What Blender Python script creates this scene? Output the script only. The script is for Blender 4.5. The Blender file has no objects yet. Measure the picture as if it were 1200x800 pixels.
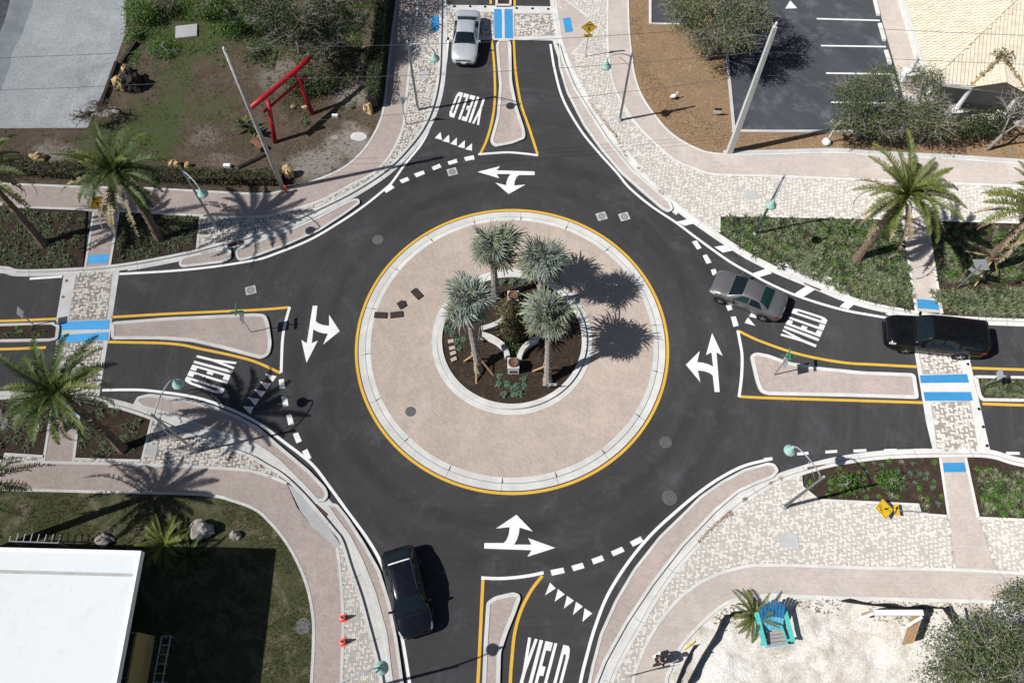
import bpy, bmesh, math, random
import numpy as np
from mathutils import Vector, Matrix
from mathutils.geometry import tessellate_polygon

S = bpy.context.scene
C = S.collection
R = math.radians
PI = math.pi

# ------------------------------------------------------------------ camera, sky, sun, exposure
CAMH, TILT, CY = 42.0, R(25), -19.67            # drone 42 m up, south of the roundabout centre (origin)
cd = bpy.data.cameras.new("drone_camera")
cd.sensor_width = 36.0; cd.lens = 28.0; cd.clip_end = 2000
cam = bpy.data.objects.new("drone_camera", cd); C.objects.link(cam)
cam.location = (0, CY, CAMH); cam.rotation_euler = (TILT, 0, 0)
S.camera = cam
SUN_EL = R(48.8)
SUN_FROM = Vector((-0.973 * math.cos(SUN_EL), -0.232 * math.cos(SUN_EL), math.sin(SUN_EL)))
w = bpy.data.worlds.new("World"); S.world = w; w.use_nodes = True
nt = w.node_tree
sky = nt.nodes.new("ShaderNodeTexSky"); sky.sky_type = 'NISHITA'; sky.sun_disc = False
sky.sun_elevation = SUN_EL; sky.sun_rotation = math.atan2(-0.973, -0.232) % (2 * PI)
bg = nt.nodes["Background"]; bg.inputs[1].default_value = 0.05
nt.links.new(sky.outputs[0], bg.inputs[0])
sl = bpy.data.lights.new("sun", 'SUN'); sl.energy = 4.6; sl.angle = R(0.5); sl.color = (1, 0.98, 0.95)
sun = bpy.data.objects.new("sun", sl); C.objects.link(sun)
sun.rotation_euler = SUN_FROM.to_track_quat('Z', 'Y').to_euler()
S.view_settings.view_transform = 'Standard'; S.view_settings.look = 'None'
S.view_settings.gamma = 1; S.view_settings.exposure = 0.12
S.cycles.max_bounces = 5; S.cycles.transparent_max_bounces = 6

# ------------------------------------------------------------------ helpers
FPX = 933.0
def P(px, py, z=0.0):
    """where the line of sight through a spot of the survey photo meets the level z"""
    dx = (px - 600) / FPX; v = -(py - 400) / FPX
    dy = v * math.cos(TILT) + math.sin(TILT); dz = v * math.sin(TILT) - math.cos(TILT)
    k = (z - CAMH) / dz
    return Vector((dx * k, CY + dy * k, z))
def PP(pts, z=0.0): return [P(x, y, z) for x, y in pts]
def sm(pts, n=6):
    """smooth open polyline through the points"""
    p = [Vector((a[0], a[1], 0)) for a in pts]
    if len(p) < 3: return [(a.x, a.y) for a in p]
    p = [p[0] * 2 - p[1]] + p + [p[-1] * 2 - p[-2]]
    out = []
    for i in range(1, len(p) - 2):
        for k in range(n):
            t = k / n
            a, b, c, d = p[i-1], p[i], p[i+1], p[i+2]
            q = 0.5 * ((2*b) + (c - a)*t + (2*a - 5*b + 4*c - d)*t*t + (3*b - a - 3*c + d)*t**3)
            out.append((q.x, q.y))
    out.append((p[-2].x, p[-2].y))
    return out
def smc(pts, n=6):
    """smooth closed outline"""
    p = [Vector((a[0], a[1], 0)) for a in pts]; m = len(p); out = []
    for i in range(m):
        a, b, c, d = p[i-1], p[i], p[(i+1) % m], p[(i+2) % m]
        for k in range(n):
            t = k / n
            q = 0.5 * ((2*b) + (c - a)*t + (2*a - 5*b + 4*c - d)*t*t + (3*b - a - 3*c + d)*t**3)
            out.append((q.x, q.y))
    return out

def tag(o, label=None, cat=None, group=None, kind=None):
    if label: o['label'] = label
    if cat: o['category'] = cat
    if group: o['group'] = group
    if kind: o['kind'] = kind
    return o
def empty(name, loc=(0, 0, 0), rz=0.0, label=None, cat=None, group=None):
    o = bpy.data.objects.new(name, None); C.objects.link(o)
    o.location = loc; o.rotation_euler = (0, 0, rz); o.empty_display_size = 0.2
    return tag(o, label, cat, group)
def link(name, me, parent=None):
    o = bpy.data.objects.new(name, me); C.objects.link(o)
    if parent: o.parent = parent
    return o
def kids(o): return [c for c in o.children]
def copy_tree(o, parent=None):
    c = o.copy(); C.objects.link(c)
    if parent: c.parent = parent
    for ch in kids(o): copy_tree(ch, c)
    return c

class MB:
    """collects geometry and links it as one mesh object"""
    def __init__(s): s.v = []; s.f = []; s.m = []
    def add(s, vs, fs, mi=0):
        b = len(s.v); s.v.extend([tuple(x) for x in vs])
        for f in fs: s.f.append(tuple(b + i for i in f)); s.m.append(mi)
    def quad(s, a, b, c, d, mi=0): s.add([a, b, c, d], [(0, 1, 2, 3)], mi)
    def box(s, c, d, rz=0.0, mi=0, M=None, taper=1.0):
        x, y, z = d[0]/2, d[1]/2, d[2]/2
        vs = [Vector((i*x, j*y, -z)) for i, j in ((-1,-1),(1,-1),(1,1),(-1,1))] + [Vector((i*x*taper, j*y*taper, z)) for i, j in ((-1,-1),(1,-1),(1,1),(-1,1))]
        T = Matrix.Translation(c) @ (M if M is not None else Matrix.Rotation(rz, 4, 'Z'))
        s.add([T @ v for v in vs], [(3,2,1,0),(4,5,6,7),(0,1,5,4),(1,2,6,5),(2,3,7,6),(3,0,4,7)], mi)
    def prism(s, pts, z0, z1, mi=0):
        """outline of 3D/2D points extruded from z0 to z1, any simple outline"""
        p = [Vector((q[0], q[1], 0)) for q in pts]; n = len(p)
        area = sum(p[i].x*p[(i+1) % n].y - p[(i+1) % n].x*p[i].y for i in range(n))
        if area < 0: p.reverse()
        tris = tessellate_polygon([p])
        vs = [(q.x, q.y, z1) for q in p] + [(q.x, q.y, z0) for q in p]
        fs = []
        for t in tris:
            a, b, c = (p[i] for i in t)
            fs.append(tuple(t) if (b - a).cross(c - a).z > 0 else tuple(reversed(t)))
        fs += [(n+i, n+(i+1) % n, (i+1) % n, i) for i in range(n)]
        s.add(vs, fs, mi)
    def sheet(s, pts, z, mi=0):
        p = [Vector((q[0], q[1], 0)) for q in pts]
        fs = []
        for t in tessellate_polygon([p]):
            a, b, c = (p[i] for i in t)
            fs.append(tuple(t) if (b - a).cross(c - a).z > 0 else tuple(reversed(t)))
        s.add([(q.x, q.y, z) for q in p], fs, mi)
    def tube(s, path, rad, n=6, mi=0, cap=True):
        path = [Vector(q) for q in path]; m = len(path)
        if not hasattr(rad, '__len__'): rad = [rad]*m
        b = len(s.v); ref = None
        for i, q in enumerate(path):
            d = (path[min(i+1, m-1)] - path[max(i-1, 0)])
            d = d.normalized() if d.length > 1e-9 else Vector((0,0,1))
            if ref is None:
                ref = d.orthogonal().normalized()
            ref = (ref - d*ref.dot(d)); ref = ref.normalized() if ref.length > 1e-6 else d.orthogonal().normalized()
            u = d.cross(ref)
            for k in range(n):
                a = 2*PI*k/n
                s.v.append(tuple(q + (ref*math.cos(a) + u*math.sin(a))*rad[i]))
        for i in range(m-1):
            for k in range(n):
                s.f.append((b+i*n+k, b+i*n+(k+1) % n, b+(i+1)*n+(k+1) % n, b+(i+1)*n+k)); s.m.append(mi)
        if cap:
            s.f.append(tuple(b+k for k in reversed(range(n)))); s.m.append(mi)
            s.f.append(tuple(b+(m-1)*n+k for k in range(n))); s.m.append(mi)
    def lathe(s, prof, n=16, mi=0, T=None):
        b = len(s.v); T = T or Matrix.Identity(4)
        for r, z in prof:
            for k in range(n):
                a = 2*PI*k/n; s.v.append(tuple(T @ Vector((r*math.cos(a), r*math.sin(a), z))))
        for i in range(len(prof)-1):
            for k in range(n):
                s.f.append((b+i*n+k, b+i*n+(k+1) % n, b+(i+1)*n+(k+1) % n, b+(i+1)*n+k)); s.m.append(mi)
        if prof[0][0] > 1e-4: s.f.append(tuple(b+k for k in reversed(range(n)))); s.m.append(mi)
        if prof[-1][0] > 1e-4: s.f.append(tuple(b+(len(prof)-1)*n+k for k in range(n))); s.m.append(mi)
    def band(s, pts, w0, w1, z0, z1, mi=0, closed=False):
        """strip along a ground line, from offset w0 to w1 to its left, z0 up to z1"""
        p = [Vector((q[0], q[1])) for q in pts]; n = len(p); L = []; Rr = []
        for i in range(n):
            a = p[i-1] if (closed or i > 0) else p[i]; c = p[(i+1) % n] if (closed or i < n-1) else p[i]
            d = (c - a); d = d.normalized() if d.length > 1e-9 else Vector((1, 0)); nn = Vector((-d.y, d.x))
            L.append(p[i] + nn*w0); Rr.append(p[i] + nn*w1)
        vs = []
        for i in range(n):
            a, c = L[i], Rr[i]
            vs += [(a.x, a.y, z0), (a.x, a.y, z1), (c.x, c.y, z1), (c.x, c.y, z0)]
        fs = []; m = n if closed else n-1
        flip = w1 > w0
        for i in range(m):
            j = (i+1) % n
            for k in range(3):
                f = (4*i+k, 4*j+k, 4*j+k+1, 4*i+k+1)
                fs.append(f if flip else tuple(reversed(f)))
        if not closed:
            fs += [(0,1,2,3), (4*n-1, 4*n-2, 4*n-3, 4*n-4)] if flip else [(3,2,1,0), (4*n-4, 4*n-3, 4*n-2, 4*n-1)]
        s.add(vs, fs, mi)
    def mesh(s, name, mats, smooth=False):
        me = bpy.data.meshes.new(name)
        me.from_pydata(s.v, [], s.f)
        for m in (mats if isinstance(mats, (list, tuple)) else [mats]): me.materials.append(m)
        if any(s.m): me.polygons.foreach_set('material_index', s.m)
        if smooth: me.polygons.foreach_set('use_smooth', [True]*len(me.polygons))
        me.update()
        return me
    def build(s, name, mats, parent=None, smooth=False):
        return link(name, s.mesh(name, mats, smooth), parent)

# ------------------------------------------------------------------ materials
def lin(c): return tuple(((x/255)/12.92 if x/255 <= .04045 else ((x/255+.055)/1.055)**2.4) for x in c)
def newmat(name):
    m = bpy.data.materials.new(name); m.use_nodes = True
    n = m.node_tree.nodes; b = n["Principled BSDF"]
    return m, m.node_tree, b
def node(t, typ, **kw):
    n = t.nodes.new(typ)
    for k, v in kw.items():
        if k in n.inputs: n.inputs[k].default_value = v
        else: setattr(n, k, v)
    return n
def mixc(t, fac, a, b, mode='MIX'):
    n = t.nodes.new("ShaderNodeMix"); n.data_type = 'RGBA'; n.blend_type = mode
    for sock, val in ((n.inputs[0], fac), (n.inputs[6], a), (n.inputs[7], b)):
        if isinstance(val, (int, float)): sock.default_value = val
        elif isinstance(val, tuple): sock.default_value = (*val, 1) if len(val) == 3 else val
        else: t.links.new(val, sock)
    return n.outputs[2]
def noise(t, co, scale, detail=4, rough=.6, dist=0.0):
    n = node(t, "ShaderNodeTexNoise", Scale=scale, Detail=detail, Roughness=rough, Distortion=dist)
    t.links.new(co, n.inputs["Vector"]); return n.outputs[0]
def ramp(t, val, lo, hi, a=0.0, b=1.0):
    n = t.nodes.new("ShaderNodeMapRange"); n.clamp = True
    n.inputs[1].default_value = lo; n.inputs[2].default_value = hi; n.inputs[3].default_value = a; n.inputs[4].default_value = b
    t.links.new(val, n.inputs[0]); return n.outputs[0]
def pos(t): return t.nodes.new("ShaderNodeNewGeometry").outputs["Position"]
def objco(t): return t.nodes.new("ShaderNodeTexCoord").outputs["Object"]
def bump(t, b, h, strength=.4, dist=.02):
    n = node(t, "ShaderNodeBump", Strength=strength, Distance=dist)
    t.links.new(h, n.inputs["Height"]); t.links.new(n.outputs[0], b.inputs["Normal"])
def setc(t, b, c): t.links.new(c, b.inputs["Base Color"]) if not isinstance(c, tuple) else setattr(b.inputs["Base Color"], 'default_value', (*c, 1))
def rough_diffuse(b, rough=.9, spec=.25, dr=1.0):
    b.inputs["Roughness"].default_value = rough; b.inputs["Specular IOR Level"].default_value = spec
    if "Diffuse Roughness" in b.inputs: b.inputs["Diffuse Roughness"].default_value = dr

def ground_mat(name, layers, fine=(60, .18), bscale=40, bstr=.5, bdist=.03, spec=.15):
    """layers: base colour, then (colour, noise scale, lo, hi, distortion) patches"""
    m, t, b = newmat(name); co = pos(t); c = layers[0]
    for L in layers[1:]:
        f = ramp(t, noise(t, co, L[1], 6, .65, L[4] if len(L) > 4 else 0), L[2], L[3])
        c = mixc(t, f, c, L[0])
    g = ramp(t, noise(t, co, fine[0], 3, .7), .3, .7, 1-fine[1]*2, 1+fine[1]*2)
    n = t.nodes.new("ShaderNodeMix"); n.data_type = 'RGBA'; n.blend_type = 'MULTIPLY'; n.inputs[0].default_value = 1
    if isinstance(c, tuple): n.inputs[6].default_value = (*c, 1)
    else: t.links.new(c, n.inputs[6])
    cc = t.nodes.new("ShaderNodeCombineColor")
    for i in range(3): t.links.new(g, cc.inputs[i])
    t.links.new(cc.outputs[0], n.inputs[7])
    setc(t, b, n.outputs[2]); rough_diffuse(b, .95, spec)
    bump(t, b, noise(t, co, bscale, 5, .7), bstr, bdist)
    return m
def plain(name, c, rough=.6, spec=.4, metal=0.0, var=.12, scale=6.0, dr=0.0, world=False):
    m, t, b = newmat(name); co = pos(t) if world else objco(t)
    f = ramp(t, noise(t, co, scale, 5, .65), .3, .7, 0, 1)
    setc(t, b, mixc(t, f, tuple(x*(1-var) for x in c), tuple(min(1, x*(1+var)) for x in c)))
    b.inputs["Roughness"].default_value = rough; b.inputs["Specular IOR Level"].default_value = spec; b.inputs["Metallic"].default_value = metal
    if dr and "Diffuse Roughness" in b.inputs: b.inputs["Diffuse Roughness"].default_value = dr
    return m
def leafmat(name, c1, c2, trans=.25, rough=.55, spec=.25):
    m, t, b = newmat(name)
    g = t.nodes.new("ShaderNodeNewGeometry")
    c = mixc(t, g.outputs["Random Per Island"], c1, c2)
    setc(t, b, c); b.inputs["Roughness"].default_value = rough; b.inputs["Specular IOR Level"].default_value = spec
    if trans:
        tr = t.nodes.new("ShaderNodeBsdfTranslucent"); t.links.new(c, tr.inputs[0])
        mx = t.nodes.new("ShaderNodeMixShader"); mx.inputs[0].default_value = trans
        out = t.nodes["Material Output"]
        t.links.new(b.outputs[0], mx.inputs[1]); t.links.new(tr.outputs[0], mx.inputs[2]); t.links.new(mx.outputs[0], out.inputs[0])
    return m
def asphalt(name, c, wear):
    m, t, b = newmat(name); co = pos(t)
    col = mixc(t, ramp(t, noise(t, co, .16, 5, .6, .6), .35, .7), tuple(x*.82 for x in c), tuple(x*1.12 for x in c))
    # long scuffs that follow the wheels round the island
    sep = t.nodes.new("ShaderNodeSeparateXYZ"); t.links.new(co, sep.inputs[0])
    rr = t.nodes.new("ShaderNodeVectorMath"); rr.operation = 'LENGTH'; t.links.new(co, rr.inputs[0])
    at = node(t, "ShaderNodeMath", operation='ARCTAN2'); t.links.new(sep.outputs[1], at.inputs[0]); t.links.new(sep.outputs[0], at.inputs[1])
    cmb = t.nodes.new("ShaderNodeCombineXYZ"); t.links.new(rr.outputs["Value"], cmb.inputs[0]); t.links.new(at.outputs[0], cmb.inputs[1])
    sc = t.nodes.new("ShaderNodeVectorMath"); sc.operation = 'MULTIPLY'; sc.inputs[1].default_value = (1.1, 2.2, 1); t.links.new(cmb.outputs[0], sc.inputs[0])
    streak = ramp(t, noise(t, sc.outputs[0], 1.0, 8, .75, .1), .5, .8)
    col = mixc(t, streak, col, tuple(x*.7 for x in c))
    lite = ramp(t, noise(t, sc.outputs[0], 1.7, 8, .78, .1), .50, .78, 0, .55)
    col = mixc(t, lite, col, tuple(x*1.75 for x in c))
    dust = ramp(t, noise(t, co, .45, 9, .78, .35), .52, .80, 0, wear)
    col = mixc(t, dust, col, tuple(x*2.6 for x in c))
    # darker polished wheel paths at their two radii, broken up by noise
    for r0 in (10.9, 12.7):
        a1 = node(t, "ShaderNodeMath", operation='SUBTRACT'); t.links.new(rr.outputs["Value"], a1.inputs[0]); a1.inputs[1].default_value = r0
        a2 = node(t, "ShaderNodeMath", operation='ABSOLUTE'); t.links.new(a1.outputs[0], a2.inputs[0])
        a3 = node(t, "ShaderNodeMath", operation='MULTIPLY'); t.links.new(ramp(t, a2.outputs[0], .15, .7, .55, 0), a3.inputs[0]); t.links.new(ramp(t, noise(t, co, .35, 4, .6), .35, .65), a3.inputs[1])
        col = mixc(t, a3.outputs[0], col, tuple(x*.45 for x in c))
    # fine scuffs and hairline cracks
    mpg = t.nodes.new("ShaderNodeMapping"); mpg.inputs["Rotation"].default_value = (0, 0, .6); mpg.inputs["Scale"].default_value = (.5, 3.2, 1); t.links.new(co, mpg.inputs[0])
    scf = node(t, "ShaderNodeMath", operation='MULTIPLY'); t.links.new(ramp(t, noise(t, mpg.outputs[0], 1.6, 8, .78, .4), .58, .74), scf.inputs[0]); t.links.new(ramp(t, noise(t, co, .2, 3, .5), .48, .66, 0, .55), scf.inputs[1])
    col = mixc(t, scf.outputs[0], col, tuple(x*2.3 for x in c))
    ck = noise(t, co, .55, 4, .6, .8)
    c1 = node(t, "ShaderNodeMath", operation='SUBTRACT'); t.links.new(ck, c1.inputs[0]); c1.inputs[1].default_value = .5
    c2 = node(t, "ShaderNodeMath", operation='ABSOLUTE'); t.links.new(c1.outputs[0], c2.inputs[0])
    c3 = node(t, "ShaderNodeMath", operation='MULTIPLY'); t.links.new(ramp(t, c2.outputs[0], 0, .0035, .5, 0), c3.inputs[0]); t.links.new(ramp(t, noise(t, co, .13, 2, .5), .52, .6), c3.inputs[1])
    col = mixc(t, c3.outputs[0], col, tuple(x*.4 for x in c))
    spk = ramp(t, noise(t, co, 38, 3, .8), .62, .8, 0, .5)
    col = mixc(t, spk, col, tuple(x*2.2 for x in c))
    setc(t, b, col); rough_diffuse(b, .85, .25, .8)
    bump(t, b, noise(t, co, 55, 4, .7), .5, .015)
    return m
def pavermat(name, c1, c2, cm, rot=0.0, bw=.2, rh=.1, wear=.35):
    """small pavers: colour and joints of units too small to tell apart"""
    m, t, b = newmat(name); co = pos(t)
    mp = t.nodes.new("ShaderNodeMapping"); mp.inputs["Rotation"].default_value = (0, 0, rot); t.links.new(co, mp.inputs[0])
    br = node(t, "ShaderNodeTexBrick", Scale=1.0); br.inputs["Brick Width"].default_value = bw; br.inputs["Row Height"].default_value = rh
    br.inputs["Mortar Size"].default_value = .008; br.inputs["Mortar Smooth"].default_value = .3
    br.inputs["Color1"].default_value = (*c1, 1); br.inputs["Color2"].default_value = (*c2, 1); br.inputs["Mortar"].default_value = (*cm, 1)
    t.links.new(mp.outputs[0], br.inputs[0])
    col = mixc(t, ramp(t, noise(t, co, .5, 6, .65, .8), .45, .75, 0, wear), br.outputs[0], tuple(min(1, x*1.35) for x in c2))
    col = mixc(t, ramp(t, noise(t, co, .9, 5, .6), .55, .8, 0, wear), col, tuple(x*.72 for x in c1))
    col = mixc(t, ramp(t, noise(t, co, 7, 5, .7), .5, .75, 0, .35), col, tuple(x*.7 for x in c1))
    col = mixc(t, ramp(t, noise(t, co, 1.7, 8, .78, 1.5), .56, .78, 0, .5), col, tuple(x*.6 for x in c1))
    setc(t, b, col); rough_diffuse(b, .9, .2, 1.0)
    bump(t, b, br.outputs["Fac"], -.5, .015)
    return m

M = {}
M['asphalt'] = asphalt('asphalt', (.056, .055, .057), .62)
M['asphalt_lot'] = asphalt('asphalt_lot', (.066, .072, .082), 1.0)
M['pink'] = pavermat('pink_pavers', (.50, .435, .39), (.56, .50, .455), (.38, .34, .31))
M['pink2'] = pavermat('rose_pavers', (.44, .365, .33), (.51, .435, .395), (.33, .28, .26), rot=.5)
M['apron'] = pavermat('ring_pavers', (.485, .405, .345), (.56, .475, .41), (.36, .30, .265), rot=R(45))
def concrete(name, c):
    m, t, b = newmat(name); co = pos(t)
    col = mixc(t, ramp(t, noise(t, co, .7, 6, .7, .6), .4, .7), tuple(x*.88 for x in c), tuple(min(1, x*1.08) for x in c))
    col = mixc(t, ramp(t, noise(t, co, 2.6, 7, .75, 1), .55, .75, 0, .4), col, tuple(x*.62 for x in c))
    col = mixc(t, ramp(t, noise(t, co, 26, 4, .7), .6, .75, 0, .3), col, tuple(x*.6 for x in c))
    setc(t, b, col); rough_diffuse(b, .9, .2, 1.0); bump(t, b, noise(t, co, 40, 4, .7), .25, .01); return m
M['concrete'] = concrete('light_concrete', (.67, .66, .635)); M['concrete_grey'] = concrete('grey_concrete', (.52, .52, .52))
M['joint'] = plain('dark_joint', (.16, .15, .14), .95, .1, var=.2)
def roadpaint(name, c):
    m, t, b = newmat(name); co = pos(t)
    col = mixc(t, ramp(t, noise(t, co, 1.1, 6, .7, .8), .42, .75, 0, .32), c, tuple(x*.55 for x in c))
    wn = node(t, "ShaderNodeMath", operation='MULTIPLY'); t.links.new(ramp(t, noise(t, co, 16, 5, .75), .56, .68), wn.inputs[0]); t.links.new(ramp(t, noise(t, co, .6, 4, .6), .45, .7, .04, .75), wn.inputs[1])
    col = mixc(t, wn.outputs[0], col, (.11, .105, .10))
    setc(t, b, col); rough_diffuse(b, .75, .25, .5); bump(t, b, noise(t, co, 55, 4, .7), .3, .01); return m
M['white'] = roadpaint('white_paint', (.80, .80, .785)); M['yellow'] = roadpaint('yellow_paint', (.72, .44, .055))
M['blue'] = plain('blue_tactile', (.05, .285, .57), .7, .3, var=.08, scale=4, world=True)
M['pv_base'] = plain('paver_bedding', (.40, .37, .34), .95, .1, var=.15, dr=1, world=True)
M['pv_cream'] = plain('cream_paver', (.70, .66, .60), .9, .2, var=.1, dr=1, world=True)
M['pv_grey'] = plain('grey_paver', (.53, .50, .465), .9, .2, var=.1, dr=1, world=True)
M['pv_tan'] = plain('tan_paver', (.50, .46, .42), .9, .2, var=.1, dr=1, world=True)
M['pv_mid'] = plain('taupe_paver', (.33, .295, .27), .9, .2, var=.12, dr=1, world=True)
M['pv_dark'] = plain('brown_paver', (.24, .205, .185), .9, .2, var=.12, dr=1, world=True)
M['mulch'] = ground_mat('brown_mulch', [(.055, .038, .028), ((.10, .07, .05), 3, .5, .75), ((.025, .017, .013), 8, .52, .7)], (45, .3), 30, .9, .05)
M['dirt'] = None   # the garden soil is built below, once P() places its patches
def garden_soil():
    m, t, b = newmat('garden_soil'); co = pos(t)
    c = mixc(t, ramp(t, noise(t, co, .7, 7, .7, 1), .42, .72), (.12, .09, .066), (.17, .135, .10))
    wob = noise(t, co, .55, 8, .75, .8)
    def blob(c, px, py, r, colr, amt, sq=1.0):
        g = P(px, py, .1); v = t.nodes.new("ShaderNodeVectorMath"); v.operation = 'SUBTRACT'; v.inputs[1].default_value = (g.x, g.y, .1); t.links.new(co, v.inputs[0])
        k = t.nodes.new("ShaderNodeVectorMath"); k.operation = 'MULTIPLY'; k.inputs[1].default_value = (1/r, sq/r, 0); t.links.new(v.outputs[0], k.inputs[0])
        l = t.nodes.new("ShaderNodeVectorMath"); l.operation = 'LENGTH'; t.links.new(k.outputs[0], l.inputs[0])
        a = node(t, "ShaderNodeMath", operation='MULTIPLY_ADD'); t.links.new(wob, a.inputs[0]); a.inputs[1].default_value = 2.4; t.links.new(l.outputs["Value"], a.inputs[2])
        return mixc(t, ramp(t, a.outputs[0], 1.75, 2.35, amt, 0), c, colr)
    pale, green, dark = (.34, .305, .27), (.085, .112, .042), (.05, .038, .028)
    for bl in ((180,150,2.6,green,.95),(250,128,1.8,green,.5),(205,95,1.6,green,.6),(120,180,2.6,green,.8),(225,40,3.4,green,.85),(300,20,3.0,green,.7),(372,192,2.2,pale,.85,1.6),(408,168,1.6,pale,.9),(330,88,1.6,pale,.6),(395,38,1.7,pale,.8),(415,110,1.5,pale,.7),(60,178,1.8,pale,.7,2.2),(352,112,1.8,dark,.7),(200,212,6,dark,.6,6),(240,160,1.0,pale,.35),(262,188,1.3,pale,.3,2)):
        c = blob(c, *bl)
    c = mixc(t, ramp(t, noise(t, co, 5, 6, .75), .52, .72), c, (.045, .034, .022))
    c = mixc(t, ramp(t, noise(t, co, 3.3, 6, .75, 1), .62, .78, 0, .6), c, (.27, .22, .17))
    c = mixc(t, ramp(t, noise(t, co, 16, 4, .75), .6, .74, 0, .6), c, (.07, .08, .03))
    setc(t, b, c); rough_diffuse(b, .95, .1); bump(t, b, noise(t, co, 24, 5, .75), .9, .05); return m
M['dirt'] = garden_soil()
M['lawn'] = ground_mat('lawn', [(.080, .086, .038), ((.21, .18, .125), .7, .47, .68, 1.5), ((.045, .06, .02), 1.4, .55, .72, 1), ((.24, .21, .17), 1.2, .68, .82, 1)], (28, .3), 35, 1, .06)
M['chips'] = ground_mat('bark_chips', [(.30, .195, .115), ((.22, .165, .10), .5, .46, .7, 1), ((.40, .31, .21), 5, .56, .75), ((.14, .09, .055), 9, .56, .72), ((.38, .32, .24), .6, .6, .8, 1.5)], (24, .3), 26, 1, .06)
M['sand'] = ground_mat('white_sand', [(.69, .66, .61), ((.46, .41, .34), .5, .44, .68, 2), ((.40, .37, .31), 3, .58, .76, 1), ((.76, .74, .715), .35, .5, .7, 1), ((.22, .21, .17), 12, .64, .76)], (20, .18), 7, .6, .12)
M['gravel'] = ground_mat('gravel_lot', [(.40, .42, .43), ((.50, .52, .52), .3, .48, .7, 1), ((.30, .32, .335), .16, .55, .75, .6), ((.55, .55, .54), 14, .6, .74)], (22, .26), 28, 1, .05)
M['grass_base'] = ground_mat('far_ground', [(.10, .11, .05), ((.2, .17, .11), .1, .45, .65)], (20, .2))
M['rock_y'] = plain('ochre_limestone', (.58, .43, .22), .95, .1, var=.35, scale=5, dr=.8)
M['rock_g'] = plain('grey_rock', (.36, .33, .30), .95, .1, var=.4, scale=4, dr=.8)
M['metal'] = plain('galvanised_steel', (.42, .44, .46), .45, .5, .6, var=.08)
M['polegrey'] = plain('painted_grey_pole', (.36, .39, .42), .5, .4, var=.08)
M['woodpole'] = plain('weathered_pole', (.42, .39, .37), .85, .2, var=.2, scale=3)
M['concpole'] = plain('concrete_pole', (.60, .59, .57), .85, .2, var=.1, scale=3)
M['teal'] = plain('teal_enamel', (.33, .52, .46), .35, .5, var=.06)
M['lens'] = plain('lamp_lens', (.78, .84, .82), .2, .5, var=.03)
M['black'] = plain('black_rubber', (.012, .012, .013), .75, .3)
M['matblack'] = plain('dark_plate', (.045, .035, .032), .8, .2)
M['glass'] = plain('tinted_glass', (.008, .014, .018), .08, .35, var=.3)
M['tealglass'] = plain('green_tinted_glass', (.010, .036, .033), .08, .4, var=.4)
M['chrome'] = plain('chrome', (.75, .75, .76), .15, .5, 1.0, var=.02)
M['rim'] = plain('alloy_rim', (.52, .53, .54), .35, .5, .7, var=.05)
M['red_l'] = plain('red_lamp', (.28, .012, .012), .25, .5)
M['clear_l'] = plain('clear_lamp', (.42, .44, .46), .15, .6)
M['red'] = plain('red_lacquer', (.40, .010, .020), .45, .4, var=.12)
M['trunk'] = plain('palm_bark', (.17, .125, .095), .95, .1, var=.4, scale=9, dr=.5)
M['trunk_grey'] = plain('grey_bark', (.30, .27, .24), .95, .1, var=.3, scale=8, dr=.5)
M['timber'] = plain('pine_timber', (.46, .31, .17), .85, .2, var=.2, scale=5)
M['darkwood'] = plain('creosoted_timber', (.03, .026, .024), .8, .2, var=.3)
M['signyellow'] = plain('yellow_sign_face', (.86, .56, .03), .5, .4, var=.04)
M['signback'] = plain('aluminium_sign_back', (.55, .57, .59), .4, .5, .5, var=.05)
M['signgreen'] = plain('green_sign_face', (.02, .30, .17), .5, .4, var=.05)
M['signred'] = plain('red_sign_face', (.60, .03, .03), .5, .4, var=.05)
M['inkblack'] = plain('black_print', (.01, .01, .01), .6, .3)
M['orange'] = plain('orange_plastic', (.78, .085, .03), .5, .4, var=.06)
M['whitepl'] = plain('white_enamel', (.80, .80, .79), .45, .4, var=.05)
M['tan_wall'] = plain('ochre_stucco', (.50, .36, .14), .9, .2, var=.08, scale=5, dr=.8)
M['rust'] = plain('rusty_iron', (.17, .085, .055), .85, .3, var=.35, scale=7)
M['iron'] = plain('cast_iron', (.12, .12, .12), .7, .4, .3, var=.25, scale=8)
M['wire'] = plain('cable', (.10, .10, .11), .6, .3)
M['wallc'] = plain('planter_concrete', (.60, .58, .55), .9, .2, var=.12, scale=3, dr=.8)
M['fence_black'] = plain('black_geotextile', (.012, .012, .014), .7, .3)

# ------------------------------------------------------------------ the setting: ground, roads, pavements
def structure(name, mb, mat, smooth=False): return tag(mb.build(name, mat, None, smooth), kind='structure')
def slab(name, px, z, mat, z0=-.05):
    mb = MB(); mb.prism(PP(px, z), z0, z, 0); return structure(name, mb, mat)
def sheet(name, px, z, mat, parent=None):
    mb = MB(); mb.sheet(PP(px, z), z)
    o = mb.build(name, mat, parent)
    return o if parent else tag(o, kind='structure')

mb = MB(); mb.sheet([(-600,-600),(600,-600),(600,600),(-600,600)], -.09); structure('ground', mb, M['grass_base'])
mb = MB()
mb.sheet([(-44,-26),(44,-26),(44,36),(-44,36)], 0.0)
a0, a1 = P(0,310).y, P(0,475).y
mb.sheet([(-250,a1-1),(-44,a1-1),(-44,a0+1),(-250,a0+1)], 0.0); mb.sheet([(44,a1-1),(250,a1-1),(250,a0+1),(44,a0+1)], 0.0)
mb.sheet([(-6,36),(6,36),(6,250),(-6,250)], 0.0); mb.sheet([(-7,-250),(5,-250),(5,-26),(-7,-26)], 0.0)
road = structure('road', mb, M['asphalt'])

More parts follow.
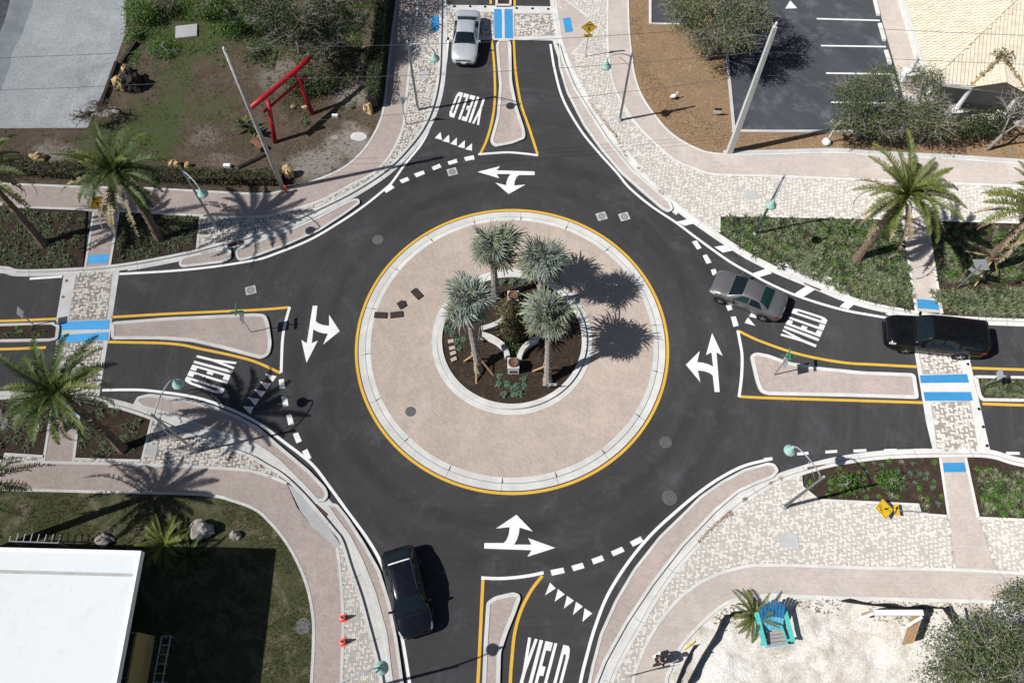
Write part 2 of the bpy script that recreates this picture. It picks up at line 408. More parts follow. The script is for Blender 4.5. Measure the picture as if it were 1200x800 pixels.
# --- yards (tops 0.10)
nw_out = sm([(-90,212),(0,215),(100,219),(160,220),(200,222),(300,227),(325,225),(362,214),(400,198),(425,177),(442,150),(450,125),(455,82),(460,37),(465,0),(469,-50)])
slab('garden_ground', nw_out + [(-90,-50)], .10, M['dirt'])
ne_out = sm([(734,-50),(736,0),(737,32),(740,65),(744,90),(752,112),(765,132),(785,155),(812,172),(840,180),(900,180),(975,178),(1025,181),(1125,186),(1200,191),(1290,196)])
slab('mulched_ground', ne_out + [(1290,-50)], .10, M['chips'])
sw_out = sm([(-90,571),(0,573),(125,576),(237,579),(275,587),(300,597),(315,610),(332,630),(347,655),(360,687),(367,725),(367,762),(365,800),(363,870)])
slab('lawn', sw_out + [(-90,870)], .10, M['lawn'])
se_out = sm([(779,870),(781,800),(785,785),(795,762),(812,740),(840,714),(862,702),(900,697),(987,700),(1112,703),(1200,706),(1290,709)])
# the sand lot is graded and heaped: a fine grid lifted by noise, kept level along its edge
from mathutils import noise as mnoise
slab('sand_lot', se_out + [(1290,870)], .10, M['sand'])
sheet('gravel_lot', [(-90,-50),(151,-50),(149,0),(147,40),(128,92),(110,133),(103,150),(-90,151)], .112, M['gravel'])
sheet('corner_shadow', [(-90,-50),(14,-50),(12,0),(6,24),(0,38),(-90,60)], .118, M['asphalt_lot'])  # shadow over the far corner, put in as a dark asphalt sheet
sheet('concrete_drive', [(14.5,-50),(48,-50),(39,2),(26,40),(14,62),(12,78),(0,108),(-90,150),(-90,62),(0,39),(6.6,24)], .116, plain('worn_drive', (.27,.295,.31), .9, .2, var=.2, scale=.8, dr=1, world=True))
lot = sheet('parking_lot', [(843,-50),(846,0),(851,62),(860,153),(1068,153),(1058,95),(1036,0),(1025,-50)], .112, M['asphalt_lot'])
sheet('parking_lot_corner', [(763,-50),(763,26),(803,27),(803,-50)], .112, M['asphalt_lot'])
sheet('concrete_walk', [(1026,-50),(1050,-50),(1060,0),(1080,98),(1098,128),(1068,140),(1058.6,95),(1036.6,0)], .114, M['pink'])

# --- sidewalks (rose pavers, tops 0.13)
nw_in = sm([(-90,236),(0,239),(20,242),(95,245),(140,247),(225,252),(300,254),(337,247),(375,235),(412,216),(440,201),(460,177),(472,150),(475,125),(479,87),(482,50),(487,25),(490,0),(493,-50)])
slab('sidewalk', nw_out + nw_in[::-1], .13, M['pink2'])
ne_in = sm([(711,-50),(712,0),(712,50),(715,82),(722,107),(735,130),(750,150),(770,170),(790,187),(815,198),(840,204.5),(900,206),(1025,211),(1140,216),(1200,218),(1290,221)])
slab('sidewalk', ne_out + ne_in[::-1], .13, M['pink'])
sw_in = sm([(-90,537),(0,540),(162,544),(275,549.5),(300,553),(322,560),(336,566)])
sw_in2 = sm([(395,641),(399,675),(402,725),(401,770),(400,800),(399,870)])
slab('sidewalk', sw_out + sw_in2[::-1] + [(380,628),(362,612),(348,594)] + sw_in[::-1], .13, M['pink2'])
se_in = sm([(738,870),(742,800),(747,780),(757,755),(775,725),(800,697),(830,677),(862,666),(900,661.5),(1025,665),(1117,667),(1200,671),(1290,674)])
slab('sidewalk', se_out + se_in[::-1], .13, M['pink'])

# --- kerb lines between the road side and the verges
kc_nw = sm([(-90,313),(0,313),(25,317),(97,314.5),(150,309),(212,297.5),(250,288),(300,274.5),(340,259),(375,243),(412,224.5),(450,200),(475,176),(495,150),(507,122),(513.5,90),(515.5,50),(516.5,0),(518,-50)])
kc_ne = sm([(648,-50),(651,0),(654,22),(657.5,45),(666,70),(680,97),(697,127),(720,160),(742.5,186),(752,200),(775,224),(800,245),(825,263),(850,280),(875,296),(900,309),(915,316),(942,327),(967,337),(992,347),(1025,356.5),(1070,365),(1100,370),(1150,373),(1200,375),(1290,378)])
kc_sw = sm([(-90,463),(0,466),(37,463),(70,463),(100,469),(140,477.5),(175,489),(212,505),(250,519),(290,533),(310,544),(330,556),(350,574),(370,596),(390,620),(400,634),(410,665),(422,700),(432,737),(442,775),(447,800),(458,870)])
kc_se = sm([(1290,556),(1200,545),(1162,535),(1125,533.5),(1050,535),(1002,540),(970,546),(945,553),(915,563),(888,578),(857,600),(825,632),(795,665),(770,700),(750,735),(730,770),(717,800),(698,870)])

# --- verges (herringbone pavers)
def inside(px, py, poly):
    n = len(poly); res = np.zeros(px.shape, bool); j = n-1
    for i in range(n):
        xi, yi = poly[i]; xj, yj = poly[j]
        if yi != yj:
            c = ((yi > py) != (yj > py)) & (px < (xj-xi)*(py-yi)/(yj-yi) + xi)
            res ^= c
        j = i
    return res
def herringbone(outline, z, seed, W=.098, rot=0.0, colors=(.36, .34, .30), gap=.010, lift=.012, mats=None):
    """every paver is its own little block; colours are shuffled between a few mixes"""
    rng = np.random.RandomState(seed)
    p = np.array([(q.x, q.y) for q in outline]); c, s = math.cos(rot), math.sin(rot)
    q = np.c_[p[:,0]*c + p[:,1]*s, -p[:,0]*s + p[:,1]*c]
    lo = q.min(0)/W; hi = q.max(0)/W
    B = []
    for i in range(int(lo[1])-3, int(hi[1])+4):
        m0 = int((lo[0]-i)//4)-2; m1 = int((hi[0]-i)//4)+3
        for m in range(m0, m1):
            B.append((i+4*m, i, 2, 1, (m+2*i) % 3 == 0)); B.append((2+i+4*m, i-1, 1, 2, (m+2*i+1) % 3 == 0))
    B = np.array(B, float); pat = B[:,4] > .5; B = B[:,:4]*W
    x0, y0 = B[:,0]+gap/2, B[:,1]+gap/2; x1, y1 = B[:,0]+B[:,2]-gap/2, B[:,1]+B[:,3]-gap/2
    qp = [tuple(v) for v in q]
    cnt = sum(inside(a, b, qp).astype(int) for a, b in ((x0,y0),(x1,y0),(x1,y1),(x0,y1)))
    k = (cnt >= 3)
    x0, y0, x1, y1 = x0[k], y0[k], x1[k], y1[k]; n = len(x0); pat = pat[k]
    h = z + lift + rng.uniform(-.003, .003, n)
    V = np.zeros((n, 8, 3))
    for a, (xx, yy) in enumerate(((x0,y0),(x1,y0),(x1,y1),(x0,y1))):
        V[:,a,0] = xx*c - yy*s; V[:,a,1] = xx*s + yy*c; V[:,a,2] = z-.01
        V[:,a+4,0] = V[:,a,0]; V[:,a+4,1] = V[:,a,1]; V[:,a+4,2] = h
    F = np.array([(4,5,6,7),(0,1,5,4),(1,2,6,5),(2,3,7,6),(3,0,4,7)])
    faces = (np.arange(n)[:,None,None]*8 + F[None]).reshape(-1, 4)
    me = bpy.data.meshes.new('pavers'); me.from_pydata(V.reshape(-1,3).tolist(), [], faces.tolist())
    for m in (mats or (M['pv_cream'], M['pv_grey'], M['pv_tan'])): me.materials.append(m)
    u = rng.rand(n); pat = np.where(rng.rand(n) < .17, ~pat, pat); sh = colors[1]/(colors[1]+colors[2]); mi = np.where(pat, 0, np.where(u < sh, 1, 2))
    me.polygons.foreach_set('material_index', np.repeat(mi, 5).astype(np.int32)); me.update()
    return me
def verge(px, seed, z=.125, **kw):
    o = slab('paver_verge', px, z, M['pv_base'])
    pv = link('pavers', herringbone(PP(px, z), z, seed, **kw), o); tag(pv, kind='stuff')
    return o
def cut(line, x0=None, x1=None, y0=None, y1=None):
    return [p for p in line if (x0 is None or p[0] >= x0) and (x1 is None or p[0] <= x1) and (y0 is None or p[1] >= y0) and (y1 is None or p[1] <= y1)]
# NW
verge([(235,253)] + cut(nw_in, x0=236, y0=8) + [(489,7),(516,40)] + cut(kc_nw, x0=262, y0=41)[::-1] + [(232,291.5)], 1, colors=(.38,.30,.32), mats=(M['pv_cream'], M['pv_grey'], M['pv_mid']))
slab('ramp_paving', [(489,7),(492,-50),(518,-50),(516,39)], .13, M['pink2'])
# NE: above the beds and round the crossing ramp
verge([(654.5,18),(660,0),(690,20.5),(690,43),(671,63)] + cut(kc_ne, x0=668, x1=842)[:] + [(843,272),(843,252.5),(1057,256.5),(1086,257.5),(1290,263)] + cut(ne_in, y0=0, x1=1291)[::-1] + [(712,-50),(651,-50),(651,0)], 2, colors=(.34,.40,.26))
slab('ramp_paving', [(652,1),(660,0),(690,20.5),(690,43),(672,64),(672,82),(664,68),(658,46),(654,20)], .137, M['pink'])
# SE
verge([(959,585),(1077,591),(1080,602),(1112,604.5),(1120,666)] + cut(se_in, x1=1118)[::-1] + cut(kc_se, x1=942)[::-1] + [(941,571)], 3, colors=(.30,.40,.30))
verge([(1147,606.5),(1290,613),(1290,673),(1200,670.5),(1167,668.5)], 4, colors=(.30,.40,.30))
# SW
verge([(178,491)] + cut(kc_sw, x0=180, x1=333) + cut(sw_in, x0=168)[::-1] + [(166,543.5)], 5, colors=(.34,.30,.36), mats=(M['pv_cream'], M['pv_grey'], M['pv_mid']))
verge([(349,575),(395,638)] + [(396,642)] + sw_in2 + cut(kc_sw, y0=640)[::-1], 6, colors=(.34,.40,.26))
verge([(5,532),(52,535),(51,541),(4,540)], 7, colors=(.34,.30,.36), mats=(M['pv_cream'], M['pv_grey'], M['pv_mid']))
verge([(87,536.5),(165,539),(166,543.5),(86,542)], 8, colors=(.34,.30,.36), mats=(M['pv_cream'], M['pv_grey'], M['pv_mid']))
slab('kerb_ramp', [(337,567),(350,574),(372,599),(396,633),(400,640),(394,642),(380,629),(366,617),(352,598)], .134, M['concrete_grey'])

# --- planting beds (mulch, tops 0.11)
B_ne1 = [(843,253),(843,272)] + cut(kc_ne, x0=845, x1=1072) + [(1073,364),(1057,257)]
B_ne2 = [(1086,258),(1104,368)] + cut(kc_ne, x0=1106) + [(1290,264)]
B_se1 = [(942,571),(959,585),(1077,591),(1079,602),(1111,604),(1101,534)] + cut(kc_se, x0=946, x1=1100)
B_se2 = [(1134,534),(1146,606),(1290,612),(1290,556)] + cut(kc_se, x0=1136, x1=1289)
B_nw1 = [(-90,240),(0,242),(101,247),(97,314),(25,317),(0,313),(-90,313)]
B_nw2 = [(140,249),(234,253),(230,292),(212,297.5),(150,309),(130,312)]
B_sw1 = [(95,472),(140,479),(178,491),(166,541),(88,538)]
B_sw2 = [(-90,466),(0,468),(40,465),(62,470),(52,535),(-90,531)]
for b in (B_ne1, B_ne2, B_se1, B_se2, B_nw1, B_nw2, B_sw1, B_sw2): slab('planting_bed', b, .112, M['mulch'])

# --- crossing paths through the beds
def path(px, pad, mat):
    o = slab('path', px, .128, M[mat])
    if pad:
        m_ = MB(); m_.prism(PP(pad, .14), .125, .14); m_.build('tactile_pad', M['blue'], o)
    return o
path([(1057,252),(1086,252),(1104,366),(1074,366)], [(1074.5,350),(1099,352.5),(1100.5,363),(1075.5,361)], 'pink')
path([(1102,536),(1131,536),(1146,605),(1167,668),(1120,667),(1112,603)], [(1102.5,542),(1130,541.5),(1132,552.5),(1105,553)], 'pink')
path([(111,247),(138,248),(127,311),(101,314)], [(104.5,299),(128,297.5),(126,308),(102.5,309)], 'pink2')
path([(62,464),(94,470),(86,541),(52,541)], [(66,478),(90,476.5),(93.5,487.5),(65,489)], 'pink2')

# --- bands: edgings and kerbs
def band(name, px, w0, w1, z1, mat, z0=-.04, closed=False):
    mb = MB(); mb.band(PP(px, z1), w0, w1, z0, z1, closed=closed); return structure(name, mb, mat)
E_ = .075
for ln in (nw_out, nw_in, ne_in, sw_out, se_out, se_in): band('edging', ln, -E_, E_, .150, M['concrete'])
band('edging', ne_out[:56], -.06, .06, .150, M['concrete']); band('edging', ne_out[55:], -.02, .30, .155, M['concrete_grey']); band('edging', ne_out[55:], -.10, -.022, .165, M['concrete'])
band('edging', cut(sw_in, x0=-91), -E_, E_, .150, M['concrete']); band('edging', sw_in2, -E_, E_, .150, M['concrete'])
for ln in ([(1057,256),(1074,366)], [(1086,256.5),(1104,367)], [(1102,536),(1112,604),(1111.5,607)], [(1131.5,536),(1146.5,606)],
           [(110,248),(100,313)], [(139,249),(128.5,311)], [(62,470),(51,541)], [(94,474),(86,541.5)],
           [(843,252.5),(1056,256.3)], [(1087,257.5),(1290,263.5)], [(843,252),(843,272)], [(959,585.5),(1077,591),(1079.5,602),(1111,604.5)], [(941,571),(960,586)],
           [(1147,606.5),(1290,612.5)], [(235,252),(231,292)], [(178,491),(165.5,543)], [(5,531.5),(52,534.5)], [(88,537.5),(166,539.5)],
           [(660,-2),(690,20.5)], [(690,42.5),(670,64)], [(490,10),(516,40)]):
    band('edging', ln, -.07, .07, .148, M['concrete'])
KW = .17
for ln, sg in ((kc_nw, -1), (kc_ne, 1), (kc_sw, 1), (kc_se, 1)):
    # kerb top, then the flat gutter pan toward the road with its joint
    road_side = {id(kc_nw): -1, id(kc_ne): -1, id(kc_sw): 1, id(kc_se): -1}[id(ln)]
    band('kerb', ln, -KW/2, KW/2, .155, M['concrete'])
    o = band('gutter', ln, road_side*(KW/2+.002), road_side*(KW/2+.32), .022, M['concrete'])
    part_ = {id(kc_nw): cut(kc_nw, x0=150, y0=45), id(kc_ne): cut(kc_ne, y0=45, y1=246), id(kc_sw): cut(kc_sw, x0=150), id(kc_se): cut(kc_se, x1=912)}[id(ln)]
    band('gutter', part_, road_side*(KW/2+.325), road_side*(KW/2+{id(kc_nw): .42, id(kc_ne): .55, id(kc_sw): .75, id(kc_se): .85}[id(ln)]), .019, M['concrete'])
    band('gutter_joint', ln, road_side*(KW/2+.015), road_side*(KW/2+.04), .026, M['joint'])
    # construction joints across the kerb, real slots of darker filler
    mb = MB(); pts = PP(ln, .155); acc = 0
    for i in range(1, len(pts)):
        acc += (pts[i]-pts[i-1]).length
        if acc > 3.0:
            acc = 0; d = (pts[i]-pts[i-1]).normalized(); nn = Vector((-d.y, d.x, 0))*road_side
            mb.box((pts[i].x, pts[i].y, .154), (.02, KW+.006, .006), math.atan2(d.y, d.x)); mb.box((pts[i].x + nn.x*(KW/2+.16), pts[i].y + nn.y*(KW/2+.16), .021), (.02, .32, .007), math.atan2(d.y, d.x))
    structure('kerb_joints', mb, M['joint'])

# --- paved islands and aprons: rose pavers inside a pale kerb
def island(name, outline, kerb_w=.16, z=.10, mat='pink2', smooth=False, kerb_z=.13):
    px = smc(outline, 4) if smooth else outline
    pts = PP(px, kerb_z); area = sum(pts[i].x*pts[(i+1) % len(pts)].y - pts[(i+1) % len(pts)].x*pts[i].y for i in range(len(pts)))
    if area < 0: pts.reverse()
    mb = MB(); mb.prism(pts, -.03, z); o = structure(name, mb, M[mat])
    k = MB(); k.band(pts, 0, kerb_w, -.03, kerb_z, closed=True)
    k.build('kerb', M['concrete'], o); return o
def rnd(pts, r=3.0, n=4):
    """outline with rounded corners, radius r in photo units"""
    out = []; m = len(pts)
    for i in range(m):
        a, b, c = Vector(pts[i-1]), Vector(pts[i]), Vector(pts[(i+1) % m])
        d1 = (a-b); d2 = (c-b); rr = min(r, d1.length*.45, d2.length*.45)
        p, q = b + d1.normalized()*rr, b + d2.normalized()*rr
        for k in range(n+1):
            t = k/n; v = p*(1-t)**2 + b*2*t*(1-t) + q*t*t; out.append((v.x, v.y))
    return out
IS = dict(kerb_w=.2)
island('splitter_island', rnd([(585,46),(597,46),(599,52),(600,95),(606,125),(615,152),(616,162),(600,168.5),(580,172),(574,166),(582,137),(585,100),(581,52)], 4), **IS)
island('splitter_island', rnd([(130,377),(200,371.5),(300,367),(311,368),(315,377),(318.5,402),(316,415),(307,420.5),(290,416),(260,408),(225,400),(192,397.5),(130,397.5)], 5), **IS)
island('splitter_island', rnd([(879,416),(886,412.5),(900,415),(925,424),(962,430),(1012,435),(1069,437),(1073,440),(1077,467),(1000,464.5),(900,462.5),(891,459),(886,447)], 4), **IS)
island('splitter_island', rnd([(570,705),(580,698),(602,693),(609,696),(610,701),(604,718),(595,740),(587,764),(586,800),(585,870),(562,870),(565,800),(567,750)], 4), **IS)
island('apron_island', rnd([(652,50),(655,78),(664,108),(684,147),(704,175),(728,203),(755,227),(776,245),(784,249),(789,245),(786,236),(760,214),(742,199),(714,165),(694,134),(674,102),(661.5,72),(656,52)], 3), kerb_w=.15, mat='pink')
island('apron_island', rnd([(421,233),(422,238),(405,250.5),(375,270),(337,287),(300,300.5),(283,305.5),(277,303),(275.5,294),(280,289),(300,283),(345,266),(372,254),(405,237),(415,232.5)], 3), kerb_w=.15)
island('apron_island', rnd([(209.5,309),(211,304),(216,300.5),(264,289.5),(271,292),(271,302),(262,307.5),(216,313),(211,312)], 3), kerb_w=.16)
island('apron_island', rnd([(158,470),(161,464.5),(175,461),(212,465),(250,475),(280,487),(302,499),(332,525),(362,550),(382,571),(385,580),(381,587),(371,588.5),(355,571),(325,541),(300,523),(250,505.5),(200,487),(165,477.5)], 4), kerb_w=.18)
island('apron_island', rnd([(382,593),(385,589),(395,589.5),(408,606),(428,637),(445,667),(457,705),(466,750),(473,800),(480,870),(466,870),(457,800),(450,742),(437,695),(422,657),(407,628),(391,607)], 4), kerb_w=.16)
island('apron_island', rnd([(908,543),(913,551),(906,559.5),(885,567.5),(865,577),(840,598),(800,640),(765,685),(735,730),(710,775),(700,800),(680,870),(668,870),(689,800),(693,780),(703,742),(721,702),(743,665),(773,627),(802,599),(820,581),(845,563.5),(872,549),(900,541.5)], 3), kerb_w=.15, mat='pink2')
# planted island west and east of the crossings
for nm, ol, bed in (('w', rnd([(-90,380),(0,379),(62,377),(70,380),(68,397),(60,399.5),(0,400.5),(-90,402)], 4), [(-90,383),(0,381.5),(60,380),(65,383),(63.5,395),(58,397),(0,398),(-90,399)]),
                    ('e', rnd([(1141,440),(1146,439.5),(1290,442),(1290,471),(1152,469.5),(1147,464)], 4), [(1146,442.5),(1290,445),(1290,468),(1154,467),(1150,462)]),
                    ('n', rnd([(581,-50),(600,-50),(599.5,7),(580.5,7)], 2), [(583,-50),(598,-50),(597.5,4.5),(582.5,4.5)])):
    o = island('planted_island', ol, kerb_w=.17, z=.09, mat='concrete')
    mb = MB(); mb.sheet(PP(bed, .125), .125); mb.build('soil', M['mulch'], o)

# --- crosswalks
cw_mats = (M['pv_cream'], M['pv_grey'], M['pv_mid'])
def crosswalk(pav, strips, pads, seed):
    outl = strips['hull']
    mb = MB(); mb.sheet(PP(outl, .008), .008); o = structure('crosswalk', mb, M['concrete'])
    for k, p in enumerate(pav):
        b = MB(); b.sheet(PP(p, .014), .014); b.build('paver_bedding', M['pv_base'], o)
        pv = link('pavers', herringbone(PP(p, .014), .014, seed+k, W=.11, colors=(.30,.26,.44), mats=cw_mats, lift=.008), o); tag(pv, kind='stuff')
    for p in pads:
        b = MB(); b.prism(PP(p, .026), .004, .026); b.build('tactile_pad', M['blue'], o)
    return o
for pts_ in ([(505,19),(514,18.5),(514.5,36),(505.5,36.5)], [(659.5,22),(668,20.5),(671.5,37),(662.5,38.5)]):
    mb = MB(); mb.prism(PP(pts_, .15), .13, .15); structure('tactile_pad', mb, M['blue'])
slab('kerb_apron', sm([(910,308.5),(925,308),(945,312),(968,322),(985,334),(996,345)]) + sm([(992,349),(967,340),(942,330),(912,317)]), .149, M['concrete'])
cwW = crosswalk([[(90,317),(132.5,315.5),(125.5,374),(80,376)], [(71.5,401),(121,399.5),(111,466),(64,462)]],
    {'hull': [(75,321),(140.5,314.5),(131,377),(128,400),(126.5,400),(116,467),(58,464),(66,400),(66,375)]},
    [[(71.5,377),(128.5,374.5),(127.5,385.5),(71.5,386.5)], [(69.5,392.5),(127,389),(126.5,398.5),(68.5,401.5)]], 20)
cwE = crosswalk([[(1069,373),(1113,376),(1128,437.5),(1081,438.5)], [(1090.5,471),(1136.5,469),(1147,530),(1098.5,530.5)]],
    {'hull': [(1062,372),(1121,376),(1136,420),(1161,531),(1094,531),(1085,494),(1072,415)]},
    [[(1078,439.5),(1133,438),(1135.5,448),(1079,448.5)], [(1082,459),(1137.5,459),(1140,469),(1084,469.5)]], 24)
cwN = crosswalk([[(524,15),(579,14.5),(579,42),(524,44)], [(602,16),(649,16),(652,42),(602,43)]],
    {'hull': [(520,6),(649,8),(654,48),(602,47),(524,47.5),(519,47)]},
    [[(579,11),(587.7,11),(588,45),(579.5,45)], [(591,11),(600.5,11),(601,45),(591.5,45)]], 28)
mb = MB()
for x, y in ((1134,426.5),(1147,479),(1152,500),(1156.5,522)): mb.lathe([(.085,.0),(.085,.02),(.05,.03)], 10, 0, Matrix.Translation(P(x, y, .01)))
mb.build('warning_light_studs', M['inkblack'], cwE)
mb = MB()
for x, y in ((532.5,8),(551,8),(568.5,8.5),(605.5,10),(624,10.5),(642.5,11)): mb.lathe([(.10,.0),(.10,.02),(.06,.03)], 10, 0, Matrix.Translation(P(x, y, .01)))
mb.build('warning_light_studs', M['inkblack'], cwN)
mb = MB()
for x, y in ((78,329),(74,348)): mb.lathe([(.09,.0),(.09,.02),(.06,.03)], 10, 0, Matrix.Translation(P(x, y, .01)))
mb.build('warning_light_studs', M['iron'], cwW)

# --- the central island: rings centred on the origin
def circle(r, n=160): return [(r*math.cos(2*PI*k/n), r*math.sin(2*PI*k/n)) for k in range(n)]
def ring(name, r0, r1, z, mat, z0=-.03, parent=None, zin=None):
    mb = MB(); n = 160; a, b = circle(r0, n), circle(r1, n); zi = z if zin is None else zin
    vs = []
    for k in range(n): vs += [(*a[k], z0), (*a[k], zi), (*b[k], z), (*b[k], z0)]
    fs = [(4*k+i, 4*((k+1) % n)+i, 4*((k+1) % n)+i+1, 4*k+i+1) for k in range(n) for i in range(3)]
    mb.add(vs, [tuple(reversed(f)) for f in fs]); o = mb.build(name, M[mat], parent)
    return o if parent else tag(o, kind='structure')
ring('yellow_ring_line', 8.96, 9.12, .008, 'yellow', z0=.001, parent=road)
ci = ring('gutter_ring', 8.52, 8.90, .03, 'concrete')
ring('joint_ring', 8.49, 8.52, .032, 'joint', z0=0)
ring('kerb_ring', 8.20, 8.49, .05, 'concrete', zin=.12)
ring('truck_apron', 4.62, 8.20, .12, 'apron', zin=.14)
ring('planter_kerb', 4.36, 4.66, .16, 'concrete', zin=.17); ring('joint_ring', 4.33, 4.36, .15, 'joint', z0=0)
ring('planter_kerb', 4.05, 4.33, .30, 'concrete', zin=.31)
mb = MB()
for k in range(18):
    a = 2*PI*k/18 + .11
    mb.box((8.71*math.cos(a), 8.71*math.sin(a), .029), (.40,.02,.006), a); mb.box((8.345*math.cos(a), 8.345*math.sin(a), .085), (.30,.02,.09), a)
structure('kerb_joints', mb, M['joint'])
mb = MB(); rng = random.Random(5); n, m_ = 48, 10   # mounded mulch
vs = [(0,0,.42)]
for j in range(1, m_+1):
    r = 4.06*j/m_
    for k in range(n):
        a = 2*PI*k/n; vs.append((r*math.cos(a), r*math.sin(a), .22 + .2*(1-(j/m_)**2) + (rng.uniform(-.03,.03) if j < m_ else 0)))
fs = [(0, 1+k, 1+(k+1) % n) for k in range(n)] + [(1+(j-1)*n+k, 1+j*n+k, 1+j*n+(k+1) % n, 1+(j-1)*n+(k+1) % n) for j in range(1, m_) for k in range(n)]
mb.add(vs, fs); structure('planter_soil', mb, M['mulch'], True)

# --- markings on the road: thin coats of paint, each a part of the road
def mark(name, px, mat='white', z=.007, parent=road):
    mb = MB(); mb.sheet(PP(px, z), z); return mb.build(name, M[mat], parent)
def line(name, px, w, mat='white', z=.008, parent=road, n=6):
    mb = MB(); pts = PP(sm(px, n), z); mb.band(pts, -w/2, w/2, .001, z); return mb.build(name, M[mat], parent)
LW = .155
line('edge_line', [(645,52),(650,82),(660,117),(680,152),(700,177),(722.5,202),(737.5,220),(762.5,241),(792.5,261),(812.5,276),(835,292.5),(857.5,308),(882.5,322),(900,331.5),(930,345),(962.5,356),(992.5,364),(1020,369),(1045,373),(1070,375)], LW)
line('edge_line', [(1120,376.5),(1150,379),(1200,381),(1290,384)], LW)
line('edge_line', [(525.5,45),(525,47),(522,77),(517,107),(507,140),(495,167),(475,192),(460,213),(450,222.5),(425,242.5),(395,262.5),(362,281.5),(325,296.5),(300,304.5),(250,312.5),(200,317.5),(140,321)], LW)
line('edge_line', [(120,457),(148,456.5),(175,457.5),(225,464.5),(262,476),(300,494),(332,517),(365,543),(387,571),(408,600),(430,630),(447,660),(460,700),(470,740),(480,800),(490,870)], LW)
line('edge_line', [(905,537),(872,545.5),(845,559),(820,576),(791,600),(762,627),(735,660),(712,697),(697,735),(687,770),(680,800),(668,870)], LW)
line('edge_line', [(35,326.5),(73,324)], LW); line('edge_line', [(0,469),(-90,472)], .14)
line('edge_line', [(-90,471),(0,468.5),(40,463.5)], .13)
YL = .16
for p in ([(576,46),(579,75),(580,112),(577,140),(570,165),(562,182)], [(602,47),(604,82),(610,120),(620,150),(630,181)],
          [(131,371.5),(200,367.5),(300,363),(339,360)], [(-90,377),(0,376),(66,373.5)], [(126.5,400.5),(200,402.5),(237,409),(275,417),(300,424),(329,437)], [(-90,410),(0,409),(54,407)],
          [(866,388),(892,400),(937,415),(987,424.5),(1025,427),(1074,429.5)], [(1139,431),(1200,433),(1290,436)], [(867,464.5),(900,466),(1000,469),(1081,471.5)], [(1151,473),(1200,474.5),(1290,477)],
          [(566,677),(563,740),(560,800),(556,870)], [(635.5,674),(622,692),(610,716),(603,742),(600,770),(598,800),(597,870)], [(575,-50),(575,5)], [(603,-50),(603,8)]):
    line('median_line', p, YL, 'yellow')
for p in ([(560.5,181),(580,179.5),(600,178.8),(630.5,182)], [(339.5,359.5),(334,380),(331,400),(329.5,436.5)], [(864.5,387),(867,400),(869.5,416),(869,440),(866,465)], [(564,676.5),(582,677.3),(600,676.5),(620,674),(637,670.5)]):
    line('island_end_line', p, .16, z=.010)
Q = lambda ox, oy, s, *pts: [(ox + x/s, oy + y/s) for x, y in pts]
dashes = [Q(300,0,4,(975,738),(1020,728),(1025,748),(982,755)), Q(300,0,4,(898,758),(940,745),(945,762),(905,774)), Q(300,0,4,(823,784),(860,768),(870,785),(832,799)),
    Q(300,200,4,(740,15),(785,0),(792,15),(752,32)), Q(300,200,4,(672,45),(710,30),(720,45),(685,60)), Q(300,200,4,(598,90),(635,65),(650,80),(610,105)),
    Q(300,400,4,(107,178),(130,175),(136,218),(112,222)), Q(300,400,4,(120,262),(146,258),(152,300),(128,306)), Q(300,400,4,(142,345),(165,340),(178,385),(153,393)), Q(300,400,4,(173,433),(197,425),(215,466),(190,477)), Q(300,400,4,(216,515),(240,502),(260,545),(238,558)),
    Q(600,600,4,(180,270),(240,258),(247,283),(187,296)), Q(600,600,4,(278,250),(330,235),(340,260),(288,275)), Q(600,600,4,(372,218),(422,200),(432,225),(382,243)), Q(600,600,4,(463,183),(515,160),(528,182),(475,205)), Q(600,600,4,(552,138),(602,112),(617,135),(567,160)),
    Q(600,200,4,(843,333),(865,327),(888,362),(868,370)), Q(600,200,4,(893,398),(912,392),(935,430),(912,437)), Q(600,200,4,(932,465),(953,460),(962,485),(940,490)), Q(600,200,4,(968,530),(990,525),(1008,572),(985,580)), Q(600,200,4,(998,620),(1022,615),(1033,650),(1012,657)), Q(600,200,4,(1025,685),(1048,682),(1062,725),(1038,732)),
    Q(900,400,4,(-20,545),(20,541),(21,554),(-19,558)), Q(900,400,4,(135,520),(188,516),(190,529),(137,533)), Q(900,400,4,(268,511),(323,507),(324,520),(269,524)), Q(900,400,4,(400,506),(460,503),(461,516),(401,519)), Q(900,400,4,(543,504),(603,502),(604,515),(544,517)), Q(900,400,4,(680,502),(745,501),(746,514),(681,515)), Q(900,400,4,(1115,516),(1178,517),(1180,530),(1117,530)), Q(900,400,4,(1270,524),(1330,526),(1331,539),(1271,537))]
for d in dashes: mark('dash', d)
for d in (Q(600,200,4,(772,240),(835,225),(857,247),(808,258)), Q(600,200,4,(948,357),(1015,347),(1042,372),(988,384)), Q(600,200,4,(1128,481),(1197,457),(1218,481),(1158,499)),
          Q(900,200,4,(120,578),(180,540),(222,556),(165,591)), Q(900,200,4,(335,637),(370,605),(408,622),(375,650)), Q(900,200,4,(550,672),(572,655),(608,665),(590,683)), Q(900,200,4,(648,684),(655,672),(684,676),(680,690))):
    mark('hatch_bar', d, z=.011)
